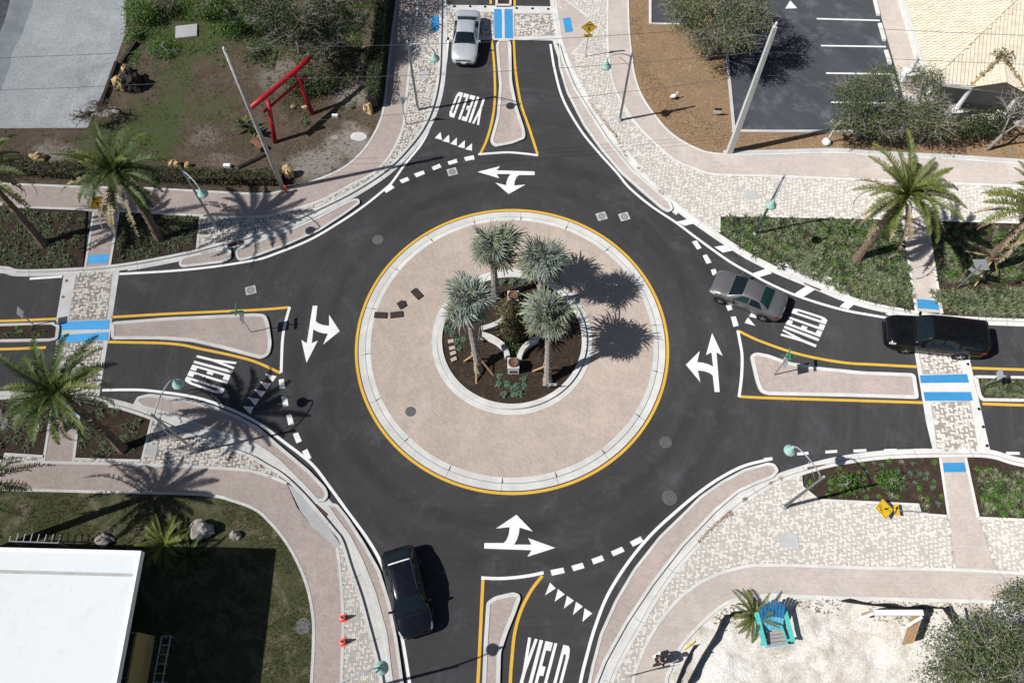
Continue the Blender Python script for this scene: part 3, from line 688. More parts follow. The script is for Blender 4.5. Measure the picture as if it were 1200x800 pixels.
tri = [Q(300,0,4,(865,620),(838,648),(872,657)), Q(300,0,4,(905,632),(873,662),(907,670)), Q(300,0,4,(942,645),(911,675),(941,683)), Q(300,0,4,(979,658),(945,688),(978,696)), Q(300,0,4,(1013,672),(980,700),(1012,707)),
    Q(300,400,4,(43,150),(97,162),(78,189)), Q(300,400,4,(18,187),(70,197),(50,225)), Q(300,400,4,(-8,224),(45,234),(25,262)), Q(300,400,4,(-36,262),(17,269),(-3,300)), Q(300,400,4,(-62,303),(-10,305),(-26,341)),
    Q(600,600,4,(178,328),(205,355),(155,388)), Q(600,600,4,(215,358),(247,383),(200,418)), Q(600,600,4,(258,390),(290,413),(243,450)), Q(600,600,4,(300,418),(332,440),(285,480)), Q(600,600,4,(340,448),(376,472),(330,512)),
    Q(820,310,10,(565,618),(525,682),(650,718)), Q(820,310,10,(605,565),(578,606),(712,640)), Q(820,310,10,(660,510),(640,545),(760,580))]
for d in tri: mark('yield_triangle', d)
# lettering: letters drawn in a unit box (x along the word, y from the foot up), laid on the quad of ground they fill
GL = {'Y': [[(0,1),(.30,1),(.5,.66),(.70,1),(1,1),(.67,.42),(.67,0),(.33,0),(.33,.42)]],
      'I': [[(.16,0),(.84,0),(.84,1),(.16,1)]],
      'E': [[(.04,0),(1,0),(1,.15),(.42,.15),(.42,.42),(.88,.42),(.88,.58),(.42,.58),(.42,.85),(1,.85),(1,1),(.04,1)]],
      'L': [[(.04,0),(1,0),(1,.15),(.42,.15),(.42,1),(.04,1)]],
      'D': [[(.02,0),(.66,0),(.86,.05),(1,.17),(1,.83),(.86,.95),(.66,1),(.02,1)]]}
def word(txt, quad, parent=road, mat='white', z=.008, widths=None):
    """quad: photo points of the word's top-left, top-right, bottom-right, bottom-left as a reader sees it"""
    a, b, c, d = PP(quad, z); x = 0.0
    ws = widths or {'Y': 1.05, 'I': .55, 'E': .85, 'L': .85, 'D': .95}; tot = sum(ws[ch] for ch in txt) + .13*(len(txt)-1)
    for ch in txt:
        mb = MB(); x0, x1 = x/tot, (x+ws[ch])/tot
        f = lambda u, v: (d*(1-u) + c*u)*(1-v) + (a*(1-u) + b*u)*v
        if ch == 'D':
            o_ = [f(x0+(x1-x0)*p, q) for p, q in GL['D'][0]]
            i_ = [f(x0+(x1-x0)*p, q) for p, q in ((.36,.15),(.57,.15),(.63,.18),(.66,.24),(.66,.76),(.63,.82),(.57,.85),(.36,.85))]
            # outer and inner loops have the same corner count: join them with quads
            n = 8; mb.add([tuple(v) for v in o_] + [tuple(v) for v in i_], [(k, (k+1) % n, n+(k+1) % n, n+k) for k in range(n)])
        else:
            mb.sheet([f(x0+(x1-x0)*p, q) for p, q in GL[ch][0]], z)
        mb.build('letter', M[mat], parent); x += ws[ch] + .13
word('YIELD', Q(300,0,4,(1045,588),(900,545),(945,430),(1084,466)))          # read by drivers coming from the north
word('YIELD', Q(0,400,4,(1110,96),(1040,252),(862,190),(930,54)))            # from the west
word('YIELD', Q(900,200,4,(58,772),(118,640),(282,692),(218,838)))           # from the east
word('YIELD', [(619,746),(670,757),(652,826),(601,815)])                     # from the south
# turn arrows: traced once, turned about the roundabout's centre
arr = Q(540,180,10,(180,225),(445,158),(405,207),(850,220),(850,262),(668,262),(640,285),(618,330),(610,385),(742,374),(545,484),(388,350),(515,382),(522,335),(540,290),(568,250),(405,250),(435,300))
A0 = [P(x, y, .007) for x, y in arr]
for ang, tgt in ((0, (593,211)), (90, (376,391)), (180, (609,627)), (270, (825.5,424))):
    mt = Matrix.Rotation(R(ang), 3, 'Z'); pts = [mt @ v for v in A0]
    cx = (min(v.x for v in pts) + max(v.x for v in pts))/2; cy = (min(v.y for v in pts) + max(v.y for v in pts))/2
    g = P(*tgt, .007); mb = MB(); mb.sheet([(v.x - cx + g.x, v.y - cy + g.y) for v in pts], .007)
    mb.build('turn_arrow', M['white'], road)
# parking stall lines
for p in ([(957,22.3),(1031,24.3)], [(962,53.8),(1038,55)], [(968,86),(1045,87)], [(974,120),(1052,121)]): line('stall_line', p, .13, z=.118, parent=lot)
line('stall_line', [(866,152.3),(905,153)], .1, 'yellow', z=.118, parent=lot)
mark('direction_arrow', [(926,1),(920,10.5),(934,10)], z=.118, parent=lot)
band('lot_kerb', [(845,-50),(848,30),(852,64),(860.5,153)], -.09, .09, .19, M['concrete_grey']); band('lot_kerb', [(858,153.5),(1005,153.5),(1070,154)], -.09, .09, .19, M['concrete_grey'])
band('lot_kerb', [(762,-50),(762,27.5),(804,28.5)], -.09, .09, .19, M['concrete'])

# ------------------------------------------------------------------ street lamps
def lamp(base, head, label, h=6.1, zb=.13):
    """galvanised pole, curved arm and a teal bell shade hanging over the roadway"""
    b = P(*base, zb); hd = P(*head, 5.55)
    t = empty('street_lamp', b, 0, label, 'street lamp', 'teal bell street lamps round the roundabout')
    d = hd - b; d.z = 0; L = d.length; d = d.normalized()
    mb = MB(); mb.lathe([(.17,0),(.17,.05),(.12,.07),(.12,.22),(.095,.26)], 12); mb.build('base', M['polegrey'], t, True)
    mb = MB(); mb.lathe([(.085,.2),(.06,h-zb-.05),(.075,h-zb-.03),(.05,h-zb+.05),(0,h-zb+.09)], 10); mb.build('pole', M['polegrey'], t, True)
    z0 = h - zb - .35; z1 = 5.55 - zb + .62
    path_ = [(0,0,z0)] + [(d.x*L*u, d.y*L*u, z0 + .08 + (z1-z0)*math.sin(min(1, u*1.15)*PI/2)*1.0 + .12*math.sin(u*PI)) for u in (.12,.25,.4,.55,.7,.82,.92)] + [(d.x*L, d.y*L, z1-.06), (d.x*L, d.y*L, z1-.25)]
    mb = MB(); mb.tube(path_, .034, 6); mb.tube([(0,0,z0-.75), (d.x*L*.28, d.y*L*.28, z0-.1), (d.x*L*.5, d.y*L*.5, z0+.28)], .018, 5); mb.build('arm', M['polegrey'], t, True)
    T = Matrix.Translation((d.x*L, d.y*L, 5.55 - zb))
    mb = MB(); mb.lathe([(.0,.50),(.06,.49),(.07,.36),(.10,.31),(.13,.22),(.22,.06),(.29,-.02),(.30,-.08),(.28,-.08),(.20,.02),(.0,.06)], 20, 0, T)
    sh = mb.build('lamp_shade', M['teal'], t, True)
    mb = MB(); mb.lathe([(0,-.17),(.13,-.15),(.22,-.09),(.25,-.03),(0,.0)], 16, 0, T); mb.build('lens', M['lens'], sh, True)
    return t
lamp((726.2,141.2), (710.5,77.5), 'street lamp on the paver strip opposite the bark-chip ground, arm to the left')
lamp((490,128.7), (509.5,68), 'street lamp beside the long hedge, its shade near the silver car')
lamp((253.7,266), (237.5,226.5), 'street lamp before the garden hedge, between the palm and the striped palm shadow')
lamp((884,275), (904,240), 'street lamp rooted in the dense green bed, its shade over the cream pavers', zb=.11)
lamp((918.7,593.7), (926,527), 'street lamp at the end of the sparse bed with its arm over the dashed line')
lamp((230,528.7), (208.5,449.5), 'street lamp on the dark paver wedge with its arm over the yield lettering')
lamp((408,812), (447,782), 'street lamp by the traffic cones, cut by the bottom of the picture')

# ------------------------------------------------------------------ utility poles and wires
def upole(base, top, h, r0, r1, mat, label):
    b = P(*base, .1); tp = P(*top, h); t = empty('utility_pole', b, 0, label, 'utility pole', 'utility poles')
    v = tp - b; mb = MB(); mb.tube([(0,0,-.1), v*.33, v*.66, v], [r0, r0*.67+r1*.33, r0*.33+r1*.67, r1], 10 if mat == 'woodpole' else 4); mb.build('shaft', M[mat], t, mat == 'woodpole')
    mb = MB(); mb.lathe([(.06,0),(.09,.05),(.05,.12),(.09,.17),(.04,.26),(0,.3)], 8, 0, Matrix.Translation(v)); mb.build('insulator', M['whitepl'], t, True)
    mb = MB()
    for u in (.83, .66): 
        q = v*u; mb.tube([q + Vector((-.02,-.22,0)), q + Vector((-.02,-.30,.02))], [.05,.03], 6)
    mb.build('bracket', M['metal'], t)
    return b, v
b1, v1 = upole((332,222), (264,60), 11.6, .15, .10, 'woodpole', 'thin leaning grey wooden pole beside the red gate')
b2, v2 = upole((854.5,178.5), (908.5,31), 10.5, .25, .15, 'concpole', 'thick pale square pole standing at the corner of the parking lot')
b0 = P(-420,240); 
wires = []
for k, (f1, f2) in enumerate(((1.0,1.0),(.83,.83),(.53,.66))):
    A, B = b1 + v1*f1 + Vector((0,0,.25 if k == 0 else 0)), b2 + v2*f2 + Vector((0,0,.25 if k == 0 else 0))
    mb = MB()
    for p, q, sag in ((Vector((A.x-34, A.y-.8, A.z)), A, .5), (A, B, .45), (B, Vector((B.x+36, B.y-1.2, B.z)), .5)):
        mb.tube([p.lerp(q, u/16) - Vector((0,0,sag*4*(u/16)*(1-u/16))) for u in range(17)], .011, 4)
    o = mb.build('overhead_wire', M['wire'])
    tag(o, ('topmost thin cable strung between the two utility poles', 'middle thin cable strung between the two utility poles', 'lowest thin cable strung between the two utility poles')[k], 'cable', 'overhead wires')

# ------------------------------------------------------------------ cars
def car(name, label, cat, near_f, near_r, side, L, W, H, st, paint, wb, glass, wheel_r=.33, zfront=.6, banner=False, rails=False, teal=False, plate=True):
    """near_f / near_r: photo points where the two wheels of one side touch the road; side +1 = that side is the car's left"""
    A, B = P(*near_f), P(*near_r); d = (A - B).normalized(); left = Vector((-d.y, d.x, 0))
    trk = W/2 - .10
    c = (A + B)/2 - left*side*trk
    t = empty(name, c, math.atan2(d.y, d.x), label, cat, 'cars on the roundabout and its arms')
    st = sorted(st); xs = [s[0] for s in st]; A_ = np.array(st)
    def at(x):
        # monotone-ish cubic through the stations
        i = int(np.clip(np.searchsorted(xs, x) - 1, 0, len(xs)-2)); h = xs[i+1]-xs[i]; u = (x-xs[i])/h
        def sl(k):
            if k <= 0 or k >= len(xs)-1: return (A_[min(k+1,len(xs)-1)]-A_[max(k-1,0)])/(xs[min(k+1,len(xs)-1)]-xs[max(k-1,0)])*.6
            a = (A_[k]-A_[k-1])/(xs[k]-xs[k-1]); b = (A_[k+1]-A_[k])/(xs[k+1]-xs[k])
            return np.where(a*b > 0, 2*a*b/(a+b+1e-9*np.sign(a+b)), 0)
        m0, m1 = sl(i)*h, sl(i+1)*h
        return (2*u**3-3*u*u+1)*A_[i] + (u**3-2*u*u+u)*m0 + (-2*u**3+3*u*u)*A_[i+1] + (u**3-u*u)*m1
    def sec(x):
        _, w_, belt, top, wt = at(x)
        zs = .22 + max(0, abs(x)-L/2+.35)*.35
        return [(0,zs-.02),(w_*.88,zs),(w_*.97,zs+.12),(w_,.58*min(1, belt/.75)),(w_*.985,belt-.10),(w_*.955,belt),(wt,top-.045),(wt*.86,top-.005),(wt*.45,top+.018),(0,top+.024)]
    N = 44; X = [ -L/2 + L*(.5-.5*math.cos(PI*k/(N-1))) * 1.0 for k in range(N)]
    X = [ -L/2 + L*(k/(N-1)) * 1.0 for k in range(N)]
    mb = MB(); rows = []
    for x in X:
        s_ = sec(x); rows.append([(x, y, z) for y, z in s_] + [(x, -y, z) for y, z in s_[-2:0:-1]])
    n = len(rows[0]); vs = [v for r in rows for v in r]
    fs = [(i*n+k, i*n+(k+1) % n, (i+1)*n+(k+1) % n, (i+1)*n+k) for i in range(N-1) for k in range(n)]
    fs += [tuple(reversed(range(n))), tuple((N-1)*n+k for k in range(n))]
    mb.add(vs, [tuple(reversed(f)) for f in fs]); body = mb.build('body', paint, t, True)
    def surf(x, u, off=.006):
        """u runs from 5 (belt) over 6 (roof edge) to 9 (centre); negative = right side"""
        sg = 1 if u >= 0 else -1; u = abs(u); s_ = sec(x); i = min(int(u), 8); f = u - i
        y = s_[i][0]*(1-f) + s_[i+1][0]*f; z = s_[i][1]*(1-f) + s_[i+1][1]*f
        return Vector((x, sg*y, z)), sg
    def patch(nm, x0, x1, ul, mat, off=.008, nx=8, parent=t, skew=0.0, x0b=None, x1b=None):
        """glass or lamp laid on the body's own surface, a few mm proud"""
        mbp = MB(); G = []
        for i in range(nx+1):
            row = []
            for j, u in enumerate(ul):
                f = j/(len(ul)-1)
                xa = x0 + ((x0b if x0b is not None else x0) - x0)*f; xb = x1 + ((x1b if x1b is not None else x1) - x1)*f
                x = xa + (xb-xa)*i/nx; p, sg = surf(x, u)
                e = .01; px_, _ = surf(x+e, u); pu, _ = surf(x, (abs(u)+.02 if abs(u) < 8.97 else abs(u)-.02)*sg)
                nrm = (px_-p).cross(pu-p); nrm = nrm.normalized() if nrm.length > 1e-9 else Vector((0,0,1))
                if nrm.dot(p - Vector((p.x*.9, 0, .5))) < 0: nrm.negate()
                row.append(p + nrm*off)
            G.append(row)
        m_ = len(ul); v_ = [p for r in G for p in r]
        f_ = [(i*m_+j, i*m_+j+1, (i+1)*m_+j+1, (i+1)*m_+j) for i in range(nx) for j in range(m_-1)]
        a, b, c_ = v_[f_[0][0]], v_[f_[0][1]], v_[f_[0][2]]
        if (b-a).cross(c_-a).dot(a - Vector((a.x*.9,0,.5))) < 0: f_ = [tuple(reversed(q)) for q in f_]
        mbp.add(v_, f_); return mbp.build(nm, mat, parent, True)
    top_u = [6.06,6.5,7,8,8.999]; full = top_u + [-u for u in top_u[-2::-1]]
    gm = M['glass']
    g = glass
    patch('windshield', g['ws'][0], g['ws'][1], full, gm, nx=10)
    patch('rear_window', g['rw'][0], g['rw'][1], full if not g.get('flat') else full, gm if not teal else M['tealglass'], nx=8)
    for sg in (1, -1):
        for k, (x0, x1, x0b, x1b) in enumerate(g['sw']):
            patch('side_window', x0, x1, [sg*5.12, sg*5.4, sg*5.7, sg*5.88], M['tealglass'] if (teal and k == 0) else gm, nx=6, x0b=x0b, x1b=x1b)
        patch('headlight', L/2-.42, L/2-.10, [sg*4.15, sg*4.6, sg*5.0, sg*5.6], M['clear_l'], nx=4)
        patch('taillight', -L/2+.06, -L/2+.34, [sg*3.7, sg*4.3, sg*4.95], M['red_l'], nx=4)
        # door seams
        for xs_ in g['seams']:
            patch('door_seam', xs_, xs_+.012, [sg*2.3, sg*3, sg*4, sg*5.05], M['black'], nx=1, off=.003)
        mbm = MB(); xm = g['mirror']; pm, _ = surf(xm, 5.1*sg)
        mbm.box((xm, sg*(abs(pm.y)+.13), pm.z+.06), (.12,.22,.14), 0, 0, Matrix.Rotation(.2*sg, 4, 'Z'), .85); mbm.tube([(xm+.02, sg*(abs(pm.y)-.03), pm.z-.01), (xm, sg*(abs(pm.y)+.06), pm.z+.03)], .025, 5)
        mbm.build('wing_mirror', paint, t)
        for xw in (wb/2 + g.get('wo', 0), -wb/2 + g.get('wo', 0)):
            mba = MB(); yo = sg*(at(xw)[1])
            mba.lathe([(wheel_r+.055,-.05),(wheel_r+.055,.004),(wheel_r-.02,.006),(0,.006)], 22, 0, Matrix.Translation((xw, yo, wheel_r)) @ Matrix.Rotation(-sg*PI/2, 4, 'X'))
            mba.build('wheel_arch', M['black'], t)
            wv = empty('wheel', (xw, yo, wheel_r)); wv.parent = t
            T = Matrix.Rotation(-sg*PI/2, 4, 'X')
            q = MB(); q.lathe([(wheel_r*.66,-.18),(wheel_r*.95,-.17),(wheel_r,-.13),(wheel_r,.0),(wheel_r*.95,.03),(wheel_r*.68,.035)], 22, 0, T); q.build('tyre', M['black'], wv, True)
            q = MB()
            q.lathe([(wheel_r*.70,.012),(wheel_r*.70,.034),(wheel_r*.60,.032),(wheel_r*.58,.012),(.0,.014)], 20, 0, T)
            for k in range(5):
                a = 2*PI*k/5; q.box(T @ Vector((math.cos(a)*wheel_r*.33, math.sin(a)*wheel_r*.33, .026)), (wheel_r*.6,.07,.02), 0, 0, T @ Matrix.Rotation(a, 4, 'Z'))
            q.lathe([(.07,.02),(.06,.04),(0,.042)], 10, 0, T); q.build('rim', M['rim'], wv)
    patch('grille', L/2-.06, L/2-.015, [3.2,3.9,4.6,5.0] if False else [6.3,7,8,8.999,-8,-7,-6.3], M['black'], nx=2, off=.006)
    # bumper intake, plates, wipers, aerial
    q = MB(); q.box((L/2-.035, 0, .44), (.09, W*.58, .16)); q.build('lower_grille', M['black'], t)
    if plate:
        q = MB(); q.box((L/2+.018, 0, .52), (.02,.34,.13)); q.box((-L/2-.018, 0, .72), (.02,.34,.13)); q.build('number_plate', M['whitepl'], t)
    q = MB()
    for y0 in (.08,-.52):
        p0, _ = surf(g['ws'][1]-.02, 8.4); p1, _ = surf(g['ws'][1]-.22, 8.0)
        q.tube([(p0.x, y0, p0.z+.02), (p1.x, y0+.46, p1.z+.03)], .008, 4)
    q.build('wiper', M['black'], t)
    patch('hood_seam', g['ws'][1]+.10, g['ws'][1]+.112, full, M['black'], nx=1, off=.002)
    patch('trunk_seam', g['rw'][0]-.06, g['rw'][0]-.05, full, M['black'], nx=1, off=.002)
    if rails:
        for sg in (1,-1):
            p0, _ = surf(g['roof'][0], 6.3*sg); p1, _ = surf(g['roof'][1], 6.3*sg); pm, _ = surf((g['roof'][0]+g['roof'][1])/2, 6.3*sg)
            q = MB(); q.tube([p0, p0+Vector((.1,0,.05)), pm+Vector((0,0,.06)), p1+Vector((-.1,0,.05)), p1], .018, 5); q.build('roof_rail', M['chrome'], t)
    if banner:
        patch('window_banner', g['rw'][1]-.13, g['rw'][1]-.06, [6.7,7,8,8.999,-8,-7,-6.7], M['whitepl'], nx=1, off=.012)
    return t
def paintmat(name, c, rough=.22, metal=.35, spec=.5, coat=.6):
    m, t, b = newmat(name); co = objco(t)
    f = ramp(t, noise(t, co, 3.0, 5, .7), .35, .7)
    setc(t, b, mixc(t, f, c, tuple(min(1, x*1.12+.004) for x in c)))
    b.inputs["Metallic"].default_value = metal; b.inputs["Roughness"].default_value = rough; b.inputs["Specular IOR Level"].default_value = spec
    b.inputs["Coat Weight"].default_value = coat; b.inputs["Coat Roughness"].default_value = .06
    return m
sedan = lambda L: [(-L/2,.64,.74,.80,.56),(-L/2+.14,.82,.88,.98,.74),(-L/2+.5,.89,.93,1.06,.78),(-L/2+.85,.915,.95,1.10,.74),(-L/2+1.2,.915,.95,1.28,.65),(-L/2+1.6,.91,.95,1.40,.585),(-.2,.91,.945,1.45,.59),(.30,.91,.935,1.42,.60),(.72,.91,.925,1.24,.67),(1.10,.91,.91,1.03,.76),(1.55,.90,.88,.975,.80),(L/2-.40,.87,.80,.89,.76),(L/2-.12,.78,.70,.77,.66),(L/2,.62,.56,.62,.5)]
gs = lambda L: {'ws': (.36,1.06), 'rw': (-L/2+.90,-L/2+1.50), 'sw': [(-.12,.78,-.12,.30),(-L/2+1.18,-.20,-L/2+1.5,-.20)], 'seams': [.92,-.16,-1.12], 'mirror': .78, 'wo': .02}
car('silver_sedan', 'silver sedan crossing the paver crosswalk at the top', 'car', (558.5,71.0), (562,33.5), 1, 4.6, 1.83, 1.45, sedan(4.6), paintmat('silver_paint', (.66,.68,.70), .32, .5), 2.66, gs(4.6))
car('grey_sedan', 'grey sedan at the yield triangles with its front toward the ring', 'car', (844.3,354.5), (892,373.8), 1, 4.42, 1.80, 1.45, sedan(4.42), paintmat('grey_paint', (.185,.18,.185), .34, .5), 2.62, gs(4.42), teal=True, plate=False)
Lb = 5.5
truck = [(-Lb/2,.86,1.02,1.10,.78),(-Lb/2+.05,.95,1.10,1.45,.80),(-Lb/2+.22,.985,1.16,1.78,.77),(-Lb/2+.5,1.0,1.17,1.86,.75),(-1.4,1.0,1.17,1.88,.75),(-.3,1.0,1.17,1.89,.75),(.50,1.0,1.165,1.86,.74),(.95,1.0,1.15,1.58,.80),(1.28,1.0,1.12,1.24,.86),(1.55,.99,1.08,1.17,.88),(2.2,.97,1.03,1.11,.86),(Lb/2-.2,.93,.94,1.03,.82),(Lb/2-.06,.86,.84,.90,.74),(Lb/2,.78,.72,.80,.66)]
car('black_suv', 'long black suv stopped across the crosswalk on the right', 'suv', (1054.6,412.2), (1124,420.0), 1, Lb, 2.0, 1.9, truck, paintmat('black_paint', (.004,.004,.005), .2, .0, .3, .25), 3.05,
    {'ws': (.56,1.24), 'rw': (-Lb/2+.055,-Lb/2+.20), 'sw': [(-.05,.86,-.05,.62),(-1.02,-.13,-1.02,-.13),(-2.3,-1.12,-2.2,-1.12)], 'seams': [1.0,-.09,-1.07], 'mirror': .92, 'wo': .02, 'roof': (-2.2,.2)}, .39, rails=False, plate=False)
Lc = 4.35
cross = [(-Lc/2,.70,.86,.92,.60),(-Lc/2+.12,.84,.98,1.10,.72),(-Lc/2+.34,.90,1.03,1.24,.68),(-Lc/2+.72,.92,1.04,1.50,.60),(-Lc/2+1.05,.925,1.03,1.63,.585),(-.2,.925,1.02,1.67,.60),(.38,.92,1.01,1.63,.61),(.80,.92,1.0,1.40,.68),(1.14,.92,.985,1.13,.77),(1.45,.91,.95,1.06,.80),(Lc/2-.38,.88,.88,.98,.75),(Lc/2-.12,.80,.76,.84,.64),(Lc/2,.64,.62,.68,.48)]
car('black_crossover', 'black crossover with a white banner in its rear window, at lower left', 'suv', (467,727.5), (454.5,674), -1, Lc, 1.85, 1.67, cross, paintmat('blueblack_paint', (.004,.005,.009), .18, .0, .3, .3), 2.65,
    {'ws': (.42,1.10), 'rw': (-Lc/2+.24,-Lc/2+.92), 'sw': [(-.08,.80,-.08,.42),(-.98,-.16,-.85,-.16),(-1.5,-1.06,-1.3,-1.06)], 'seams': [.92,-.12,-1.0], 'mirror': .80, 'wo': .02, 'roof': (-1.4,.2)}, .35, rails=True, banner=True, plate=False)

# ------------------------------------------------------------------ manholes, basins, drains
def manhole(p, label, r=.30, z=.004, concrete=False, group='manhole covers on the asphalt'):
    t = empty('manhole_cover', P(*p, z), 0.3, label, 'manhole cover', group)
    if concrete:
        q = MB(); q.box((0,0,.006), (.62,.56,.012), 0); q.build('collar', M['concrete_grey'], t); r = .17
    q = MB(); q.lathe([(r+.05,.0),(r+.05,.012),(r,.014),(r,.008),(r*.82,.010),(r*.80,.016),(r*.55,.016),(r*.53,.010),(r*.25,.010),(r*.22,.016),(0,.016)], 24); q.build('lid', M['iron'], t, False)
    return t
manhole((443,281), 'round iron manhole in the ring lane, northwest of the island')
manhole((780,518), 'round iron manhole in the ring lane, southeast of the island')
manhole((784.5,583), 'round worn manhole by the white line southeast of the island', .36)
manhole((294,340), 'square concrete collar with a round lid near the palm shadow', concrete=True)
manhole((530,201.5), 'square concrete collar with a round lid between dashes and turn arrow', concrete=True)
manhole((705,253.5), 'left one of two square concrete lids northeast of the island', concrete=True)
manhole((731.5,254), 'right one of two square concrete lids northeast of the island', concrete=True)
manhole((481,482), 'round metal lid set in the rose pavers of the central island', .24, z=.135, group=None)
manhole((355.5,733), 'round grey lid in the lawn by the curving sidewalk', .34, z=.11, group=None)
def drain(a, b, wd, label, mat='rust', slats=7):
    A, B = P(*a, .03), P(*b, .03); d = B-A; t = empty('storm_drain', (A+B)/2, math.atan2(d.y, d.x), label, 'storm drain', 'rusty storm drains in the gutters')
    L = d.length; q = MB(); q.box((0,0,.0), (L,wd,.04)); q.build('frame', M['black'], t)
    s = MB(); s.box((0,0,0), (L/slats*.55, wd*.92, .05)); me = s.mesh('slat', M[mat])
    for k in range(slats):
        o = link('slat', me, t); o.location = (-L/2 + L*(k+.5)/slats, 0, .03)
    return t
drain((367,593.5), (381,606), .42, 'slatted rusty drain between two kerbed islands at lower left')
drain((943,329.5), (962,338), .36, 'red-brown drain in the kerb under the green bed', slats=9)
drain((947,551.5), (969,548), .42, 'rusty drain at the tip of the sparse bed, under a lamp', slats=9)
drain((266,286.5), (285,282), .40, 'rusty drain between the two small islands at upper left', slats=8)

# ------------------------------------------------------------------ signs
def post_sign(name, base, h, label, plates, rz, group=None, zb=.12, lean=None):
    """plates: (shape, width, height, z, face material, extra)"""
    t = empty(name, P(*base, zb), rz, label, 'road sign', group)
    if lean: t.rotation_euler = lean
    q = MB(); q.box((0,0,h/2), (.05,.05,h)); q.build('post', M['metal'], t)
    for shape, wd, hh, z, mat, extra in plates:
        q = MB(); y = -.045
        if shape == 'diamond': o_ = [(0,-hh/2),(wd/2,0),(0,hh/2),(-wd/2,0)]
        elif shape == 'tri': o_ = [(0,-hh/2),(wd/2,hh/2),(-wd/2,hh/2)]
        else: o_ = [(-wd/2,-hh/2),(wd/2,-hh/2),(wd/2,hh/2),(-wd/2,hh/2)]
        n = len(o_); vs = [(x, y, z+v) for x, v in o_] + [(x, y+.012, z+v) for x, v in o_]
        q.add(vs, [tuple(range(n))], 0); q.add(vs, [tuple(n+k for k in reversed(range(n)))] + [(k, n+k, n+(k+1) % n, (k+1) % n) for k in range(n)], 1)
        pl = q.build('plate', [M[mat], M['signback']], t)
        e = MB(); yy = y-.004; F = lambda pts: e.add([(x, yy, z+v) for x, v in pts], [tuple(range(len(pts)))])
        if extra == 'ped':      # bicycle above a walking figure
            def ringq(cx, cz, r, wdt):
                k_ = 14; e.add([(cx+r*math.cos(2*PI*i/k_), yy, cz+r*math.sin(2*PI*i/k_)) for i in range(k_)] + [(cx+(r-wdt)*math.cos(2*PI*i/k_), yy, cz+(r-wdt)*math.sin(2*PI*i/k_)) for i in range(k_)], [(i, (i+1) % k_, k_+(i+1) % k_, k_+i) for i in range(k_)])
            ringq(-.15, z+.17, .085, .02); ringq(.15, z+.17, .085, .02)
            def bar(x0, z0, x1, z1, wdt):
                d = Vector((x1-x0, z1-z0)).normalized(); nx, nz = -d.y*wdt/2, d.x*wdt/2
                F([(x0+nx, z0+nz),(x0-nx, z0-nz),(x1-nx, z1-nz),(x1+nx, z1+nz)])
            bar(-.15,.17,-.02,.16,.02); bar(-.02,.16,.10,.27,.02); bar(-.09,.26,.10,.27,.02); bar(-.09,.26,-.02,.16,.02); bar(.10,.30,.15,.17,.02)
            bar(0,-.02,0,-.16,.07); bar(0,-.14,-.08,-.32,.035); bar(0,-.14,.09,-.30,.035); bar(0,-.03,-.10,-.12,.028); bar(0,-.03,.09,-.14,.028); F([(.035*math.cos(a*PI/4), .03+.035*math.sin(a*PI/4)) for a in range(8)])
            bar(-.02,-.56+.06,.0,-.56+.06,.0001)
            b2_ = [(-wd/2+.05,0),(0,-hh/2+.05),(wd/2-.05,0),(0,hh/2-.05)]
            for i in range(4): bar(*b2_[i], *b2_[(i+1) % 4], .014)
        elif extra in ('arrow_l', 'arrow_r'):
            s = -1 if extra == 'arrow_l' else 1
            pts = [(-.2*s,.09),(.05*s,-.02),(.02*s,-.09),(.2*s,-.11),(.12*s,.07),(.08*s,.03),(-.17*s,.14)]; F(pts if s > 0 else pts[::-1])
        elif extra == 'chev':
            for x0 in (-.15,.12): F([(x0-.09,.13),(x0+.0,.13),(x0+.10,0),(x0+.0,-.13),(x0-.09,-.13),(x0+.01,0)])
        elif extra == 'yield':
            F([(0,-hh/2+.17),(wd/2-.2,hh/2-.11),(-wd/2+.2,hh/2-.11)])
        if e.v: e.build('symbol', M['inkblack'] if extra not in ('yield',) else M['whitepl'], pl)
    return t
PED = lambda a: [('diamond', 1.08, 1.08, 2.65, 'signyellow', 'ped'), ('rect', .60, .30, 1.92, 'signyellow', a)]
post_sign('crossing_sign', (686.4,66.6), 2.75, 'yellow crossing sign facing the camera on the cream pavers near the blue pad', PED('arrow_l'), R(0), 'yellow crossing signs', .13)
post_sign('crossing_sign', (136.5,266), 2.75, 'yellow crossing sign seen almost edge-on under the palm over the left path', PED('arrow_r'), R(58), 'yellow crossing signs', .13)
post_sign('crossing_sign', (1121.5,337), 2.75, 'grey back of a crossing sign beside the propped palm on the right', PED('arrow_r'), R(140), 'yellow crossing signs', .11)
post_sign('crossing_sign', (30,510), 2.75, 'grey back of a crossing sign under the palm at lower left', PED('arrow_r'), R(140+120), 'yellow crossing signs', .11)
sg = post_sign('crossing_sign', (1088,600.5), 2.75, 'yellow crossing sign leaning over the cream pavers beside the sparse bed', PED('arrow_r'), 0, 'yellow crossing signs', .2)
d = P(1026,599,.3) - P(1088,600.5,.3)
ax_z = Vector((d.x, d.y, .62)).normalized(); ax_y = -(Vector((0,0,1)) - ax_z*ax_z.z).normalized(); ax_x = ax_y.cross(ax_z)
sg.rotation_euler = Matrix((ax_x, ax_y, ax_z)).transposed().to_euler()
YS = [('tri', .9, .8, 2.2, 'signred', 'yield')]
post_sign('yield_sign', (733.5,792.5), 2.55, 'thin red and white yield sign on its post beside the person', YS, R(8), 'red and white yield signs', .13)
post_sign('yield_sign', (476,146), 2.55, 'thin yield sign standing on the paver strip below the hedge lamp', YS, R(170), 'red and white yield signs', .13)
post_sign('yield_sign', (207,516), 2.55, 'yield sign on the dark paver wedge behind the lower-left lamp', YS, R(260), 'red and white yield signs', .13)
